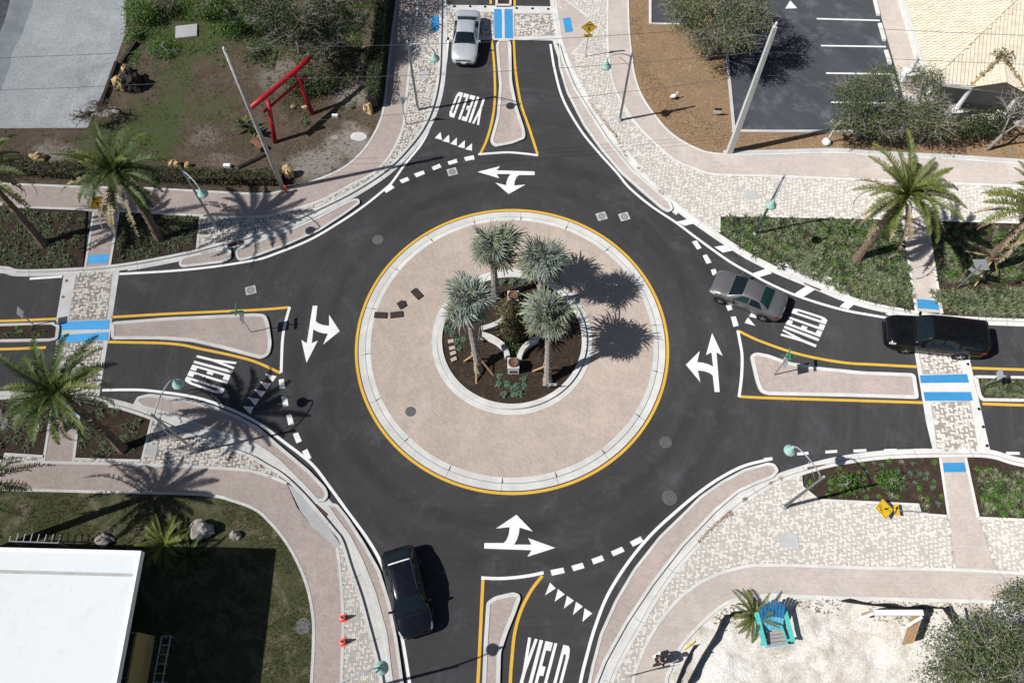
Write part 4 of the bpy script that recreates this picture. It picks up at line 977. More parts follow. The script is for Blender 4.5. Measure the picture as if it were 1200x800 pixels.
def street_name(base, h, label, rz):
    t = empty('street_name_sign', P(*base, .1), rz, label, 'street sign', 'green street name signs on the islands')
    q = MB(); q.box((0,0,h/2), (.05,.05,h)); q.build('post', M['metal'], t)
    for k, a in enumerate((0, PI/2)):
        q = MB(); q.box((0,0,h+.10+.24*k), (.72,.025,.20), a); q.build('blade', M['signgreen'], t)
    q = MB(); q.box((.045,0,h-.55), (.02,.62,.75)); q.build('plate', M['signback'], t)
street_name((294.5,389), 2.5, 'green street name blades on the island left of the ring', R(4))
street_name((907,439), 2.5, 'green street name blades on the island right of the ring', R(-6))
def small_sign(base, rz, wd, hh, z, label, extra=None, face='whitepl'):
    post_sign('chevron_sign' if extra else 'marker_sign', base, z+.1, label, [('rect', wd, hh, z, face, extra)], rz, 'small signs on thin posts', .12)
small_sign((643.5,455.5), R(0), .78, .36, .75, 'small chevron sign in front of the right front palm', 'chev')
small_sign((664,353), R(80), .78, .36, .75, 'small sign seen edge-on by the right rim of the planter', 'chev')
small_sign((563,398), R(265), .78, .36, .75, 'small sign behind the left front palm trunk', 'chev')
small_sign((41,381), R(100), .5, .6, 1.6, 'narrow grey sign in the planted island at far left', None, 'signback')
small_sign((1154,451.5), R(262), .5, .6, 1.6, 'narrow grey sign in the planted island at far right', None, 'signback')

# ------------------------------------------------------------------ cones, plates, stones on the paving
def cone(p, label):
    t = empty('traffic_cone', P(*p, .14), random.uniform(0,1), label, 'traffic cone', 'orange cones by the sidewalk')
    q = MB(); q.box((0,0,.02), (.36,.36,.04)); q.build('base', M['orange'], t)
    q = MB(); q.lathe([(.14,.04),(.11,.25),(.08,.42),(.035,.70),(0,.71)], 14); c = q.build('cone', M['orange'], t, True)
    q = MB(); q.lathe([(.114,.28),(.097,.40)], 14); q.build('band', M['whitepl'], c, True)
random.seed(3)
cone((402.5,724), 'upper orange cone on the sidewalk edging'); cone((402.5,752), 'lower orange cone on the sidewalk edging')
def plate(p, sx, sy, rz, label, z=.135, tilt=0.0):
    q = MB(); q.box((0,0,.045), (sx,sy,.09), 0, 0, Matrix.Rotation(tilt, 4, 'X'), .96); o = q.build('paver_pad', M['matblack'])
    o.location = P(*p, z); o.rotation_euler.z = rz; tag(o, label, 'pad', 'dark pads lying on the truck apron')
plate((446,369.5), .74, .38, R(-3), 'leftmost of the dark pads on the rose ring'); plate((464.7,369), .74, .38, R(8), 'dark pad touching the leftmost one on the rose ring')
plate((470.5,357), .42, .42, R(35), 'small tilted square dark pad on the rose ring', .2, .25); plate((488.7,344.6), .74, .40, R(-48), 'upper right dark pad on the rose ring')
for k, (x, y) in enumerate(((528.5,400),(530,408),(531.2,414),(532,421))):
    q = MB(); q.box((0,0,.04), (.34,.22,.08), 0, 0, None, .95); o = q.build('stepping_stone', M['pink']); o.location = P(x, y, .33); o.rotation_euler.z = .2+.1*k
    tag(o, 'pale stepping stone in the row of four at the left of the planter', 'paving stone', 'stepping stones in the planter')
for (x, y, a, b, nm, lb) in ((924,633,1.0,.75,'utility_cover','pale square utility cover in the cream pavers'), (879,228,.85,.6,'utility_cover','pale square utility cover north of the green bed'), (717,777,.0,.0,None,None), (497,88,.7,.6,'utility_cover','pale square cover under the lamp by the hedge'), (178,527,.6,.6,'utility_cover','pale square cover in the dark paver wedge')):
    if nm: 
        q = MB(); q.box((0,0,.01), (a,b,.02)); o = q.build(nm, M['concrete_grey']); o.location = P(x,y,.142); tag(o, lb, 'utility cover', 'square utility covers')
for x0, y0, x1, y1 in ((1024.5,0,1029,19),(1030.3,28,1036,48.5),(1037.5,59.5,1042.5,76),(1044.5,88,1050,108)):
    A, B = P(x0,y0,.11), P(x1,y1,.11); d = B-A; q = MB(); q.box((0,0,.07), (d.length,.24,.14), 0, 0, None, .9); o = q.build('wheel_stop', M['concrete']); o.location = (A+B)/2; o.rotation_euler.z = math.atan2(d.y, d.x)
    tag(o, 'pale concrete wheel stop at the head of a parking stall', 'wheel stop', 'wheel stops in the parking lot')

# ------------------------------------------------------------------ palms
M['frond'] = leafmat('date_frond', (.03,.055,.012), (.10,.13,.035), .18, .5, .3)
M['frond_y'] = leafmat('yellow_date_frond', (.065,.095,.018), (.22,.24,.06), .22, .5, .3)  # yellower, paler green than the other fronds
M['frond_dry'] = leafmat('dry_frond', (.24,.19,.11), (.44,.36,.23), .1, .8, .1)
M['fan'] = leafmat('silver_fan', (.14,.175,.155), (.36,.40,.345), .14, .55, .3)
M['fan_g'] = leafmat('grey_green_fan', (.16,.19,.12), (.38,.40,.28), .14, .55, .3)
M['fan_dry'] = leafmat('old_fan', (.17,.17,.12), (.33,.32,.24), .1, .7, .2)
def frond_mesh(name, mat, L, seed, droop=1.0, nl=34, wl=.36, sparse=0.0):
    """one feather leaf lying along +x from the crown, rising then arching over"""
    rg = random.Random(seed); mb = MB(); path_ = []
    n = 10; a = .35
    x = z = 0.0; ang = .15
    for k in range(n+1):
        path_.append(Vector((x, rg.uniform(-.01,.01)*k*.3, z)))
        ang -= droop*.19*(.35+k/n); x += math.cos(ang)*L/n; z += math.sin(ang)*L/n
    mb.tube(path_, [.034*(1-.8*k/n) for k in range(n+1)], 4)
    for k in range(nl):
        f = .10 + .90*(k+.5)/nl; i = min(int(f*n), n-1); q = path_[i].lerp(path_[i+1], f*n-i); d = (path_[i+1]-path_[i]).normalized()
        l = wl*(math.sin(PI*min(1, f*.86+.12))**.7)*rg.uniform(.8,1.15)
        for sgn in (1,-1):
            if rg.random() < sparse: continue
            out = Vector((-d.y, d.x, 0)).normalized()*sgn
            up = Vector((0,0,1)); v = (out*.78 + d*.62 + up*rg.uniform(.25,.6) ).normalized()
            tip = q + v*l + Vector((0,0,-.10*droop*l)); wd = d*(.024 if mat is not M['frond_dry'] else .03)
            mb.add([q-wd, q+wd, q.lerp(tip,.55)+wd*.9+up*.012, tip, q.lerp(tip,.55)-wd*.9+up*.012], [(0,1,2,4),(4,2,3)])
    return mb.mesh(name, mat)
def palm_trunk(base, crown, r0, r1, bow=.0, mat='trunk', n=26):
    v = crown - base; mb = MB(); path_ = []; rr = []
    side = Vector((v.x, v.y, 0)); side = side.normalized() if side.length > .01 else Vector((1,0,0))
    for k in range(n+1):
        f = k/n; path_.append(v*f + side*bow*math.sin(f*PI)); rr.append((r0*(1-f)+r1*f)*(1.0 + (.10 if k % 2 else -.02)) + (.08*(1-f*8) if f < .12 else 0))
    mb.tube(path_, rr, 9)
    # ragged leaf bases
    rg = random.Random(int(base.x*100))
    for k in range(90):
        f = rg.random()**.8; i = min(int(f*n), n-1); q = path_[i].lerp(path_[i+1], f*n-i); a = rg.uniform(0, 2*PI); r_ = r0*(1-f)+r1*f
        o_ = Vector((math.cos(a), math.sin(a), 0)); t_ = Vector((-o_.y, o_.x, 0))
        mb.add([q+o_*r_*.9-t_*.05, q+o_*r_*.9+t_*.05, q+o_*(r_+.05)+Vector((0,0,.13))], [(0,1,2)])
    return mb
FR = {}
for nm, mt in (('frond', M['frond']), ('frond_y', M['frond_y']), ('frond_dry', M['frond_dry'])):
    FR[nm] = [frond_mesh(nm, mt, L, 10+k, dr, wl=.37 if nm != 'frond_dry' else .24, nl=54 if nm != 'frond_dry' else 36, sparse=.0 if nm != 'frond_dry' else .25) for k, (L, dr) in enumerate(((3.3,.7),(3.1,.95),(2.9,1.2),(2.7,.6)))]
def date_palm(base, crown, h, label, seed, ng=28, nd=18, tone='frond', scale=1.0, zb=.12, bow=.2, r=(.24,.17)):
    rg = random.Random(seed); b = P(*base, zb); c = P(*crown, h); t = empty('date_palm', b, 0, label, 'palm tree', 'date palms with feather fronds')
    palm_trunk(b, c, r[0], r[1], bow).build('trunk', M['trunk'], t, False)
    off = c - b
    for k in range(ng+nd):
        dry = k >= ng
        if not dry:
            az = k*2.39996 + rg.uniform(-.2,.2); el = 1.30 - 1.12*(k/ng)**.9 + rg.uniform(-.1,.1); nm = tone if rg.random() < .8 else 'frond_y'
        else:
            az = rg.uniform(0, 2*PI); el = .12 - .95*rg.random(); nm = 'frond_dry' if rg.random() < .85 else 'frond'
        o = link('frond', rg.choice(FR[nm]), t); o.location = off + Vector((0,0,-.0 if not dry else -.22))
        o.rotation_euler = (rg.uniform(-.25,.25), -el, az); s = scale*rg.uniform(.82,1.12)*(1.12 if dry else 1)*(.75 if k < 5 else 1); o.scale = (s,s,s)
    return t
date_palm((1003,304), (1062,228), 6.3, 'leaning palm with yellow-green fronds rooted in the dense green bed', 1, ng=34, nd=20, tone='frond_y')
date_palm((1149,317), (1216,248), 6.4, 'leaning palm propped by timber stakes at the right edge', 2, ng=32, tone='frond_y')
date_palm((187,281), (137,203), 6.3, 'dark palm arching over the left path, rooted in the bed at upper left', 3, ng=32, nd=20)
date_palm((52,287), (-22,205), 6.4, 'leaning palm at the left edge whose crown is mostly outside the picture', 4)
date_palm((144,526), (68,462), 6.8, 'leaning palm whose fronds cover the crosswalk at lower left', 5, ng=32, nd=20)
date_palm((-30,655), (-42,572), 6.6, 'palm at the left edge by the lower sidewalk, only frond tips showing', 6)
for p, rz in (((1133,320),.3),((1158,330),1.9)):
    pass
def brace(base, crown, h, label, feet, zt=1.7):
    """timber stakes leaning on a trunk"""
    b = P(*base, .12); c = P(*crown, h); top = b + (c-b)*(zt/h); t = empty('palm_brace', b, 0, label, 'wooden prop', 'timber props round the palm trunks')
    for fx, fy in feet:
        f_ = P(fx, fy, .2) - b; d = (top-b) - f_; q = MB()
        zax = d.normalized(); q.box(f_ + d*.5, (.09,.05,d.length), 0, 0, zax.to_track_quat('Z','Y').to_matrix().to_4x4()); q.build('stake', M['timber'], t)
    q = MB(); q.lathe([(.23,-.06),(.25,-.06),(.25,.06),(.23,.06)], 12, 0, Matrix.Translation(top-b)); q.build('collar', M['timber'], t)
brace((1149,317), (1216,248), 6.4, 'timber stakes propping the palm at the right edge', [(1129,294),(1170,328),(1142,335)])

def fan_mesh(name, mat, R_, seed, arc=2.2, n=26):
    """a costapalmate leaf: narrow folded segments that part, sag and fray toward their tips"""
    rg = random.Random(seed); mb = MB(); Lp = rg.uniform(.45,.75)
    mb.tube([(0,0,0),(Lp*.5,0,.06),(Lp,0,.04)], [.022,.016,.012], 3)
    for k in range(n):
        a = -arc + 2*arc*k/(n-1) + rg.uniform(-.05,.05); l = R_*(1-.30*(abs(a)/arc)**2)*rg.uniform(.72,1.12)
        d = Vector((math.cos(a), math.sin(a), 0)); s = Vector((-d.y, d.x, 0)); o = Vector((Lp + .12*math.cos(a), .12*math.sin(a), .04)); cup = .14*abs(math.sin(a))
        mid = o + d*l*.5 + Vector((0,0,.03+cup)); kn = o + d*l*.8 + Vector((0,0,cup-.05*rg.random())); tip = o + d*l*(.98 if rg.random() < .5 else .9) + Vector((rg.uniform(-.05,.05), rg.uniform(-.05,.05), cup-.30*rg.uniform(.2,1.5)*R_))
        wd = .032*R_/.8
        mb.add([o, mid - s*wd, kn - s*wd*.6, tip, kn + s*wd*.6, mid + s*wd, mid + Vector((0,0,-.03))], [(0,1,6),(0,6,5),(1,2,6),(6,2,4),(6,4,5),(2,3,4)])
    return mb.mesh(name, mat)
FAN = {k: [fan_mesh(k, M[k], (.82,.98,1.12,.9,1.05)[i], 40+i) for i in range(5)] for k in ('fan', 'fan_g', 'fan_dry')}
def fan_palm(base, crown, h, label, seed, tone='fan', n=54, scale=1.0, zb=.3):
    rg = random.Random(seed); b = P(*base, zb) if not isinstance(base, Vector) else base; c = P(*crown, h)
    t = empty('fan_palm', b, 0, label, 'palm tree', 'silver fan palms in the central planter')
    palm_trunk(b, c, .20, .15, .0, 'trunk_grey').build('trunk', M['trunk_grey'], t); off = c - b
    gaps = [(rg.uniform(0, 6.28), rg.uniform(.2,.38)) for _ in range(3)]; lop = rg.uniform(0, 6.28)
    for k in range(n):
        f = k/n; az = k*2.39996 + rg.uniform(-.45,.45); el = 1.35 - 2.15*f**.85 + rg.uniform(-.3,.3)
        if f > .25 and any(abs((az-g+PI) % (2*PI) - PI) < w_ for g, w_ in gaps): continue
        nm = 'fan_dry' if f > .80 and rg.random() < .75 else (tone if rg.random() < .7 else ('fan_g' if tone == 'fan' else 'fan'))
        o = link('fan_leaf', rg.choice(FAN[nm]), t); o.location = off + Vector((0,0,.15 - .40*f)); o.rotation_euler = (rg.uniform(-1.1,1.1), -el, az)
        s = scale*rg.uniform(.68,1.12)*(1 + .14*math.cos(az-lop))*(.75 if f < .12 else 1); o.scale = (s,s,s*rg.uniform(.8,1.3))
    for k in range(5):      # spent leaves hanging against the trunk
        o = link('fan_leaf', rg.choice(FAN['fan_dry']), t); o.location = off + Vector((0,0,-.35)); o.rotation_euler = (rg.uniform(-.8,.8), rg.uniform(1.0,1.35), rg.uniform(0, 6.28)); s = scale*rg.uniform(.55,.8); o.scale = (s,s,s)
    return t
HP = 5.3
def under(c, h): v = P(*c, h); return Vector((v.x, v.y, .35))
fan_palm((561,434), (546,353), HP+.3, 'silver fan palm at the left front of the planter', 11, scale=1.04)
fan_palm((641.5,447), (643,374), HP, 'grey-green fan palm at the right front of the planter', 12, tone='fan_g')
fan_palm(under((578,291), HP-.2).lerp(Vector((-1.0,1.6,.35)), .3), (578,291), HP-.2, 'fan palm at the left back of the planter, its crown highest in the picture', 13, tone='fan_g', scale=1.0)
fan_palm(under((638,304), HP-.2).lerp(Vector((1.2,1.5,.35)), .3), (638,304), HP-.2, 'dark silver fan palm at the right back of the planter', 14, scale=1.0)
brace((561,434), (546,353), HP+.3, 'timber stakes round the left front fan palm', [(558,451),(580,442),(543,424)], 1.5)
brace((641.5,447), (643,374), HP, 'timber stakes round the right front fan palm', [(642.5,453),(622,436),(659,431)], 1.5)

# ------------------------------------------------------------------ planter: curved walls, pedestals, plants
pw = empty('planter_wall', (0,0,.25), 0, 'low curved concrete walls crossing the middle of the planter', 'garden wall')
for ln in ([(362,556),(374,530),(397,506),(432,486)], [(316,556),(304,522),(276,496),(242,478),(212,470)], [(316,362),(308,394),(290,419),(256,436),(216,448)], [(360,362),(374,394),(400,424),(440,446)]):
    mb = MB(); pts = PP(sm(Q(500,250,3.333,*ln)), .85); mb.band([(p.x, p.y) for p in pts], -.14, .14, .0, .62); mb.build('wall_arc', M['wallc'], pw)
for p, lb in (((601.5,438.5), 'square concrete pedestal with a round rusty bowl at the front of the planter'), ((601.2,360.5), 'square concrete pedestal with a round rusty bowl at the back of the planter')):
    g = P(*p, .3); t = empty('pedestal', (g.x, g.y+.31, .25), 0, lb, 'pedestal', 'planter pedestals')
    q = MB(); q.box((0,0,.45), (.62,.62,.9)); q.box((0,0,.93), (.66,.66,.06)); q.build('block', M['wallc'], t)
    q = MB(); q.box((0,-.315,.42), (.42,.012,.30)); q.build('plaque', M['iron'], t)
    q = MB(); q.lathe([(.20,.96),(.28,.98),(.29,1.10),(.25,1.11),(.23,1.06),(0,1.05)], 20); q.build('bowl', M['rust'], t, True)

def leaves(mb, centre, rad, count, size, rg, up=.4, clump=0, mi=0, shell=.0):
    """loose leaf quads through an ellipsoid; clump>0 gathers them in sprays"""
    c = Vector(centre); cs = None
    if clump: cs = []
    k = 0
    while k < count:
        while True:
            v = Vector((rg.uniform(-1,1), rg.uniform(-1,1), rg.uniform(-1,1)))
            l = v.length
            if l <= 1 and l >= shell: break
        cen = c + Vector((v.x*rad[0], v.y*rad[1], v.z*rad[2]))
        for j in range(max(1, clump)):
            p = cen + (Vector((rg.gauss(0,1), rg.gauss(0,1), rg.gauss(0,.7)))*size*1.7 if clump else Vector((0,0,0)))
            n = Vector((rg.gauss(0,1), rg.gauss(0,1), rg.gauss(0,1)+up)).normalized(); a = n.orthogonal().normalized(); a.rotate(Matrix.Rotation(rg.uniform(0,2*PI), 3, n)); b = n.cross(a)
            s = size*rg.uniform(.6,1.25)
            mb.add([p - a*s*.55, p + b*s*.27, p + a*s*.6, p - b*s*.27], [(0,1,2,3)], mi); k += 1
M['leaf_dk'] = leafmat('dark_green_leaf', (.030,.050,.018), (.085,.115,.045), .15)
M['leaf_gr'] = leafmat('grey_green_leaf', (.07,.10,.036), (.21,.245,.115), .2)
M['leaf_mid'] = leafmat('mid_green_leaf', (.06,.09,.03), (.19,.23,.10), .2)
M['leaf_br'] = leafmat('bright_green_leaf', (.07,.14,.025), (.15,.26,.06), .25)
M['leaf_ol'] = leafmat('olive_leaf', (.10,.09,.035), (.22,.19,.08), .15)
M['leaf_hedge'] = leafmat('hedge_leaf', (.045,.05,.018), (.12,.105,.05), .1)
M['leaf_strap'] = leafmat('strap_leaf', (.13,.16,.075), (.31,.34,.20), .15)
M['leaf_strapd'] = leafmat('dark_strap_leaf', (.035,.055,.025), (.10,.13,.065), .12)
M['leaf_blue'] = leafmat('blue_green_leaf', (.06,.12,.08), (.13,.21,.14), .1)
def tree(name, base, label, blobs, leaf, bark, seed, count=4200, size=.15, h0=.6, bare=12, group='trees around the roundabout', cat='tree', zb=.1, rt=.16, clump=7, twig=1.0):
    """blobs: (photo x, photo y, height, rx, ry, rz) foliage masses hung on limbs from one trunk"""
    rg = random.Random(seed); b = P(*base, zb); t = empty(name, b, 0, label, cat, group)
    tb = MB(); cen = [P(x, y, h) - b for x, y, h, *_ in blobs]; m = sum(cen, Vector())/len(cen)
    fork = Vector((m.x*.35, m.y*.35, max(h0, min(c.z for c in cen)*.45)))
    tb.tube([(0,0,-.1), fork*.5 + Vector((.05,.03,0)), fork], [rt, rt*.85, rt*.7], 7)
    lv = MB(); tot = sum(q[3]*q[4]*q[5] for q in blobs)
    for c, q in zip(cen, blobs):
        mid = fork.lerp(c, .5) + Vector((rg.uniform(-.2,.2), rg.uniform(-.2,.2), .15)); tb.tube([fork, mid, c], [rt*.6, rt*.42, rt*.2], 6)
        for k in range(bare):
            v = Vector((rg.gauss(0,1), rg.gauss(0,1), rg.gauss(0,.8)+.3)).normalized(); e = c + Vector((v.x*q[3], v.y*q[4], v.z*q[5]))*rg.uniform(.8,1.15)*twig
            s0 = mid.lerp(c, rg.random()); md = s0.lerp(e, .5) + Vector((rg.gauss(0,.12), rg.gauss(0,.12), .1)); tb.tube([s0, md, e], [.035,.022,.008], 4, cap=False)
            for kk in range(3):
                e2 = e + Vector((rg.gauss(0,.35), rg.gauss(0,.35), rg.gauss(0,.25))); tb.tube([md.lerp(e, .3+.3*kk*.7), e2], [.014,.005], 3, cap=False)
        leaves(lv, c, q[3:6], int(count*q[3]*q[4]*q[5]/tot), size, rg, clump=clump, shell=.35)
    tb.build('trunk', M[bark], t, True); lv.build('crown', M[leaf], t)
    return t
tree('shade_tree', (829,70), 'broad grey-green tree hiding the head of the parking lot', [(800,26,3.5,.9,.8,.7),(792,2,3.7,1.0,1.0,.8),(812,12,4.1,1.2,1.1,.9),(866,50,4.1,1.0,.7,.7),(890,24,4.5,.9,.8,.7),(838,10,4.7,1.4,1.2,1.0),(868,22,4.7,1.3,1.1,.9),(822,48,3.3,.95,.8,.8),(886,0,4.9,1.0,1.0,.8),(850,-22,4.9,1.6,1.1,1.0),(852,42,4.1,1.0,.8,.7)], 'leaf_gr', 'trunk_grey', 21, 15000, .13, bare=24, twig=1.1)
tree('shade_tree', (1001,165), 'round grey-green tree at the lower right corner of the parking lot', [(1000,112,3.6,1.25,1.2,1.0),(1034,96,3.4,1.15,1.1,.9),(1018,140,2.4,1.4,.9,.8),(988,144,2.4,.9,.7,.7),(1046,130,2.8,1.1,1.0,.8),(1040,154,1.8,1.0,.5,.6)], 'leaf_mid', 'trunk_grey', 22, 10500, .12, bare=24, twig=1.12)
tree('shade_tree', (1078,168), 'thin olive tree between the parking lot tree and the tiled roof', [(1082,96,3.4,1.1,1.0,.9),(1072,138,2.6,1.2,.9,.8),(1102,146,2.4,1.5,.9,.7),(1092,122,3.0,1.0,.8,.7)], 'leaf_gr', 'trunk_grey', 23, 5200, .12, bare=24, twig=1.15)
tree('bush', (1148,160), 'dense dark green bush in front of the white porch column', [(1140,146,1.3,1.0,.9,.9),(1164,143,1.5,1.1,.8,.9)], 'leaf_dk', 'trunk_grey', 24, 3200, .14, bare=4, rt=.08, cat='shrub')
tree('bare_tree', (1156,176), 'leaning bare grey tree at the right edge beside the green bush', [(1194,122,3.4,1.0,1.0,.7),(1212,140,3.0,.9,.8,.6)], 'leaf_gr', 'trunk_grey', 25, 260, .1, bare=34, rt=.13, twig=1.2)
tree('shade_tree', (1168,800), 'large green tree filling the lower right corner', [(1122,752,3.0,1.3,1.0,.9),(1160,748,3.6,1.4,1.2,1.0),(1108,790,2.6,1.2,1.0,.8),(1150,795,3.6,1.5,1.2,1.0),(1192,760,3.4,1.2,1.2,.9),(1200,810,3.2,1.4,1.2,.9)], 'leaf_mid', 'trunk_grey', 27, 12500, .12, bare=20, twig=1.1)
tree('bush', (1190,716), 'grey-green bush overhanging the right end of the lower sidewalk', [(1190,702,1.6,.8,.6,.6),(1206,696,1.8,.8,.6,.6)], 'leaf_gr', 'trunk_grey', 28, 1500, .13, bare=8, cat='shrub', rt=.08)
tree('bare_tree', (352,62), 'scraggly tree with pale bare branches above the red gate', [(322,18,4.6,1.5,1.2,.7),(352,22,4.8,1.3,1.0,.7),(300,4,4.4,1.3,1.0,.6),(384,4,4.6,1.3,1.0,.7),(330,44,3.8,.9,.7,.6)], 'leaf_dk', 'trunk_grey', 29, 8000, .13, bare=44, rt=.17, twig=1.15)
tree('bare_tree', (410,-18), 'leafy tree at the top edge beside the long hedge', [(400,-16,4.2,1.6,1.2,.9),(432,-8,3.8,1.1,1.0,.8),(426,-40,4.4,1.6,1.2,.9)], 'leaf_dk', 'trunk_grey', 30, 7000, .13, bare=12)
for k, (x, y, rx, h, n, lf, lb) in enumerate(((165,14,1.15,1.5,2800,'leaf_br','bright green bush at the edge of the gravel lot'),(156,40,.5,.8,700,'leaf_br','smaller bright green bush below the one at the gravel edge'),(196,8,.9,1.1,1300,'leaf_dk','low dark bush beyond the pale slab'),
        (250,10,.9,1.2,1300,'leaf_dk','dark bush at the top edge between slab and scraggly tree'),(270,30,1.1,1.2,2100,'leaf_br','bright low bush left of the scraggly tree'),(192,58,.9,.6,1300,'leaf_br','weedy bright patch left of the thin pole shadow'),(300,60,.7,.8,700,'leaf_dk','dark bush under the scraggly tree'),(352,98,1.1,1.3,2200,'leaf_dk','leafy bush behind the red gate'),(378,94,1.1,1.3,2200,'leaf_dk','leafy bush to the right behind the red gate'))):
    tree('bush', (x+5, y+6), lb, [(x, y, h*.6, rx, rx*.9, h*.5)], lf, 'trunk_grey', 50+k, n, .12, bare=8, cat='shrub', rt=.05, group='bushes in the garden', clump=6)
tree('bare_tree', (318,40), 'low spreading grey-green tree at the top edge, left of the scraggly one', [(292,-6,3.6,1.5,1.1,.7),(322,-22,4.0,1.6,1.1,.8),(262,-12,3.4,1.2,1.0,.7)], 'leaf_br', 'trunk_grey', 33, 5600, .12, bare=40, twig=1.2)
tree('bare_tree', (396,52), 'thin tree between the scraggly one and the tall hedge', [(390,34,3.6,1.1,.9,.6),(416,28,3.4,1.0,.9,.6),(372,60,3.2,.9,.8,.6)], 'leaf_dk', 'trunk_grey', 34, 4600, .12, bare=36, twig=1.2, rt=.12)
tree('bush', (140,128), 'twiggy leafless bush at the corner of the gravel lot', [(118,126,1.2,.9,.6,.5),(96,138,1.3,.8,.5,.5)], 'leaf_dk', 'trunk', 35, 260, .12, bare=26, cat='shrub', rt=.06, group='bushes in the garden', twig=1.1)
tree('leafy_tree', (236,-14), 'bright leafy tree at the top edge above the pale slab', [(222,-8,3.2,1.4,.8,.7),(252,4,3.4,1.2,.8,.7),(200,-14,3.0,1.2,.8,.7)], 'leaf_br', 'trunk_grey', 36, 4200, .13, bare=22, twig=1.1)
tree('leafy_tree', (318,30), 'bright leafy tree at the top edge right of the pole top', [(300,16,3.0,1.0,.7,.6),(326,-2,3.4,1.2,.8,.7)], 'leaf_br', 'trunk_grey', 37, 2600, .13, bare=26, twig=1.15, rt=.12)
# hedges
def hedge(name, line_, wd, h, label, n, leaf='leaf_hedge', seed=1):
    rg = random.Random(seed); pts = PP(line_, .1); o = empty(name, pts[0], 0, label, 'hedge', 'clipped hedges of the garden'); q = MB(); core = MB()
    core.band([(p.x-pts[0].x, p.y-pts[0].y) for p in pts], -wd*.36, wd*.36, 0, h*.66)
    seg = [(pts[i+1]-pts[i]).length for i in range(len(pts)-1)]; tot = sum(seg)
    for k in range(n):
        u = rg.random()*tot; i = 0
        while u > seg[i] and i < len(seg)-1: u -= seg[i]; i += 1
        d = (pts[i+1]-pts[i]).normalized(); nn = Vector((-d.y, d.x, 0)); s = rg.uniform(-1,1); zz = rg.uniform(.05,1)
        if rg.random() < .55: zz = rg.uniform(.85,1.04)
        else: s = math.copysign(rg.uniform(.8,1.05), s)
        p = pts[i] + d*u + nn*s*wd/2 + Vector((0,0,zz*h*(.9+.1*math.sin(u*2.1)))) - pts[0]
        leaves(q, p, (.05,.05,.05), 1, .12, rg, up=.8)
    core.build('stems', M['darkwood'], o); q.build('foliage', M[leaf], o)
hedge('hedge', [(150,207),(190,209),(250,212),(334,213)], .75, .9, 'brown-green clipped hedge between the dark palm and the thin pole', 5200, seed=2)
hedge('hedge', [(-60,196),(20,200),(100,206)], .9, .9, 'dark hedge along the sidewalk at the left edge', 3600, seed=3)
hedge('hedge', [(452,-40),(450,10),(446,60),(441,110),(438,127)], .85, 1.5, 'tall dark hedge beside the top sidewalk', 6500, 'leaf_dk', 4)

# ------------------------------------------------------------------ bed plants
def strap_mesh(mat, seed, n=18, L=.36, w_=.022):
    rg = random.Random(seed); mb = MB()
    for k in range(n):
        a = 2*PI*k/n + rg.uniform(-.2,.2); el = rg.uniform(.25,1.25); l = L*rg.uniform(.7,1.1); d = Vector((math.cos(a)*math.cos(el), math.sin(a)*math.cos(el), math.sin(el)))
        s = Vector((-math.sin(a), math.cos(a), 0))*w_; m_ = d*l*.6; e = d*l + Vector((math.cos(a)*.08, math.sin(a)*.08, -.10))
        mb.add([s*.6, -s*.6, m_-s, m_+s, e], [(0,1,2,3),(3,2,4)])
    return mb.mesh('strap_plant', mat)
STR = {'g': [strap_mesh(M['leaf_strap'], k) for k in range(4)], 'd': [strap_mesh(M['leaf_strapd'], k+10) for k in range(4)], 'b': [strap_mesh(M['leaf_blue'], k+20, 22, .26, .03) for k in range(3)], 'n': [strap_mesh(M['leaf_br'], k+30, 26, .24, .035) for k in range(3)]}
def scatter(poly_px, spacing, seed, margin=.16, z=.11):
    rg = random.Random(seed); pts = PP(poly_px, z); p2 = [(p.x, p.y) for p in pts]
    xs = [p[0] for p in p2]; ys = [p[1] for p in p2]; out = []; y = min(ys); r = 0
    while y < max(ys):
        x = min(xs) + (spacing/2 if r % 2 else 0)
        while x < max(xs):
            q = (x + rg.uniform(-.3,.3)*spacing, y + rg.uniform(-.3,.3)*spacing)
            test = [(q[0]+a*margin, q[1]+b*margin) for a, b in ((1,0),(-1,0),(0,1),(0,-1))]
            if all(inside(np.array([t_[0]]), np.array([t_[1]]), p2)[0] for t_ in test): out.append(q)
            x += spacing
        y += spacing*.87; r += 1
    return out
def plants(poly_px, spacing, seed, kinds, label, group, smin=.8, smax=1.25, keep=1.0, z=.11, margin=.2):
    rg = random.Random(seed)
    for x, y in scatter([(max(-12, min(1212, a)), b) for a, b in poly_px], spacing, seed, margin, z):
        if rg.random() > keep: continue
        o = link('bed_plant', rg.choice(STR[rg.choice(kinds)])); o.location = (x, y, z); o.rotation_euler.z = rg.uniform(0, 6.28); s = rg.uniform(smin, smax); o.scale = (s,s,s)
        tag(o, label, 'plant', group)
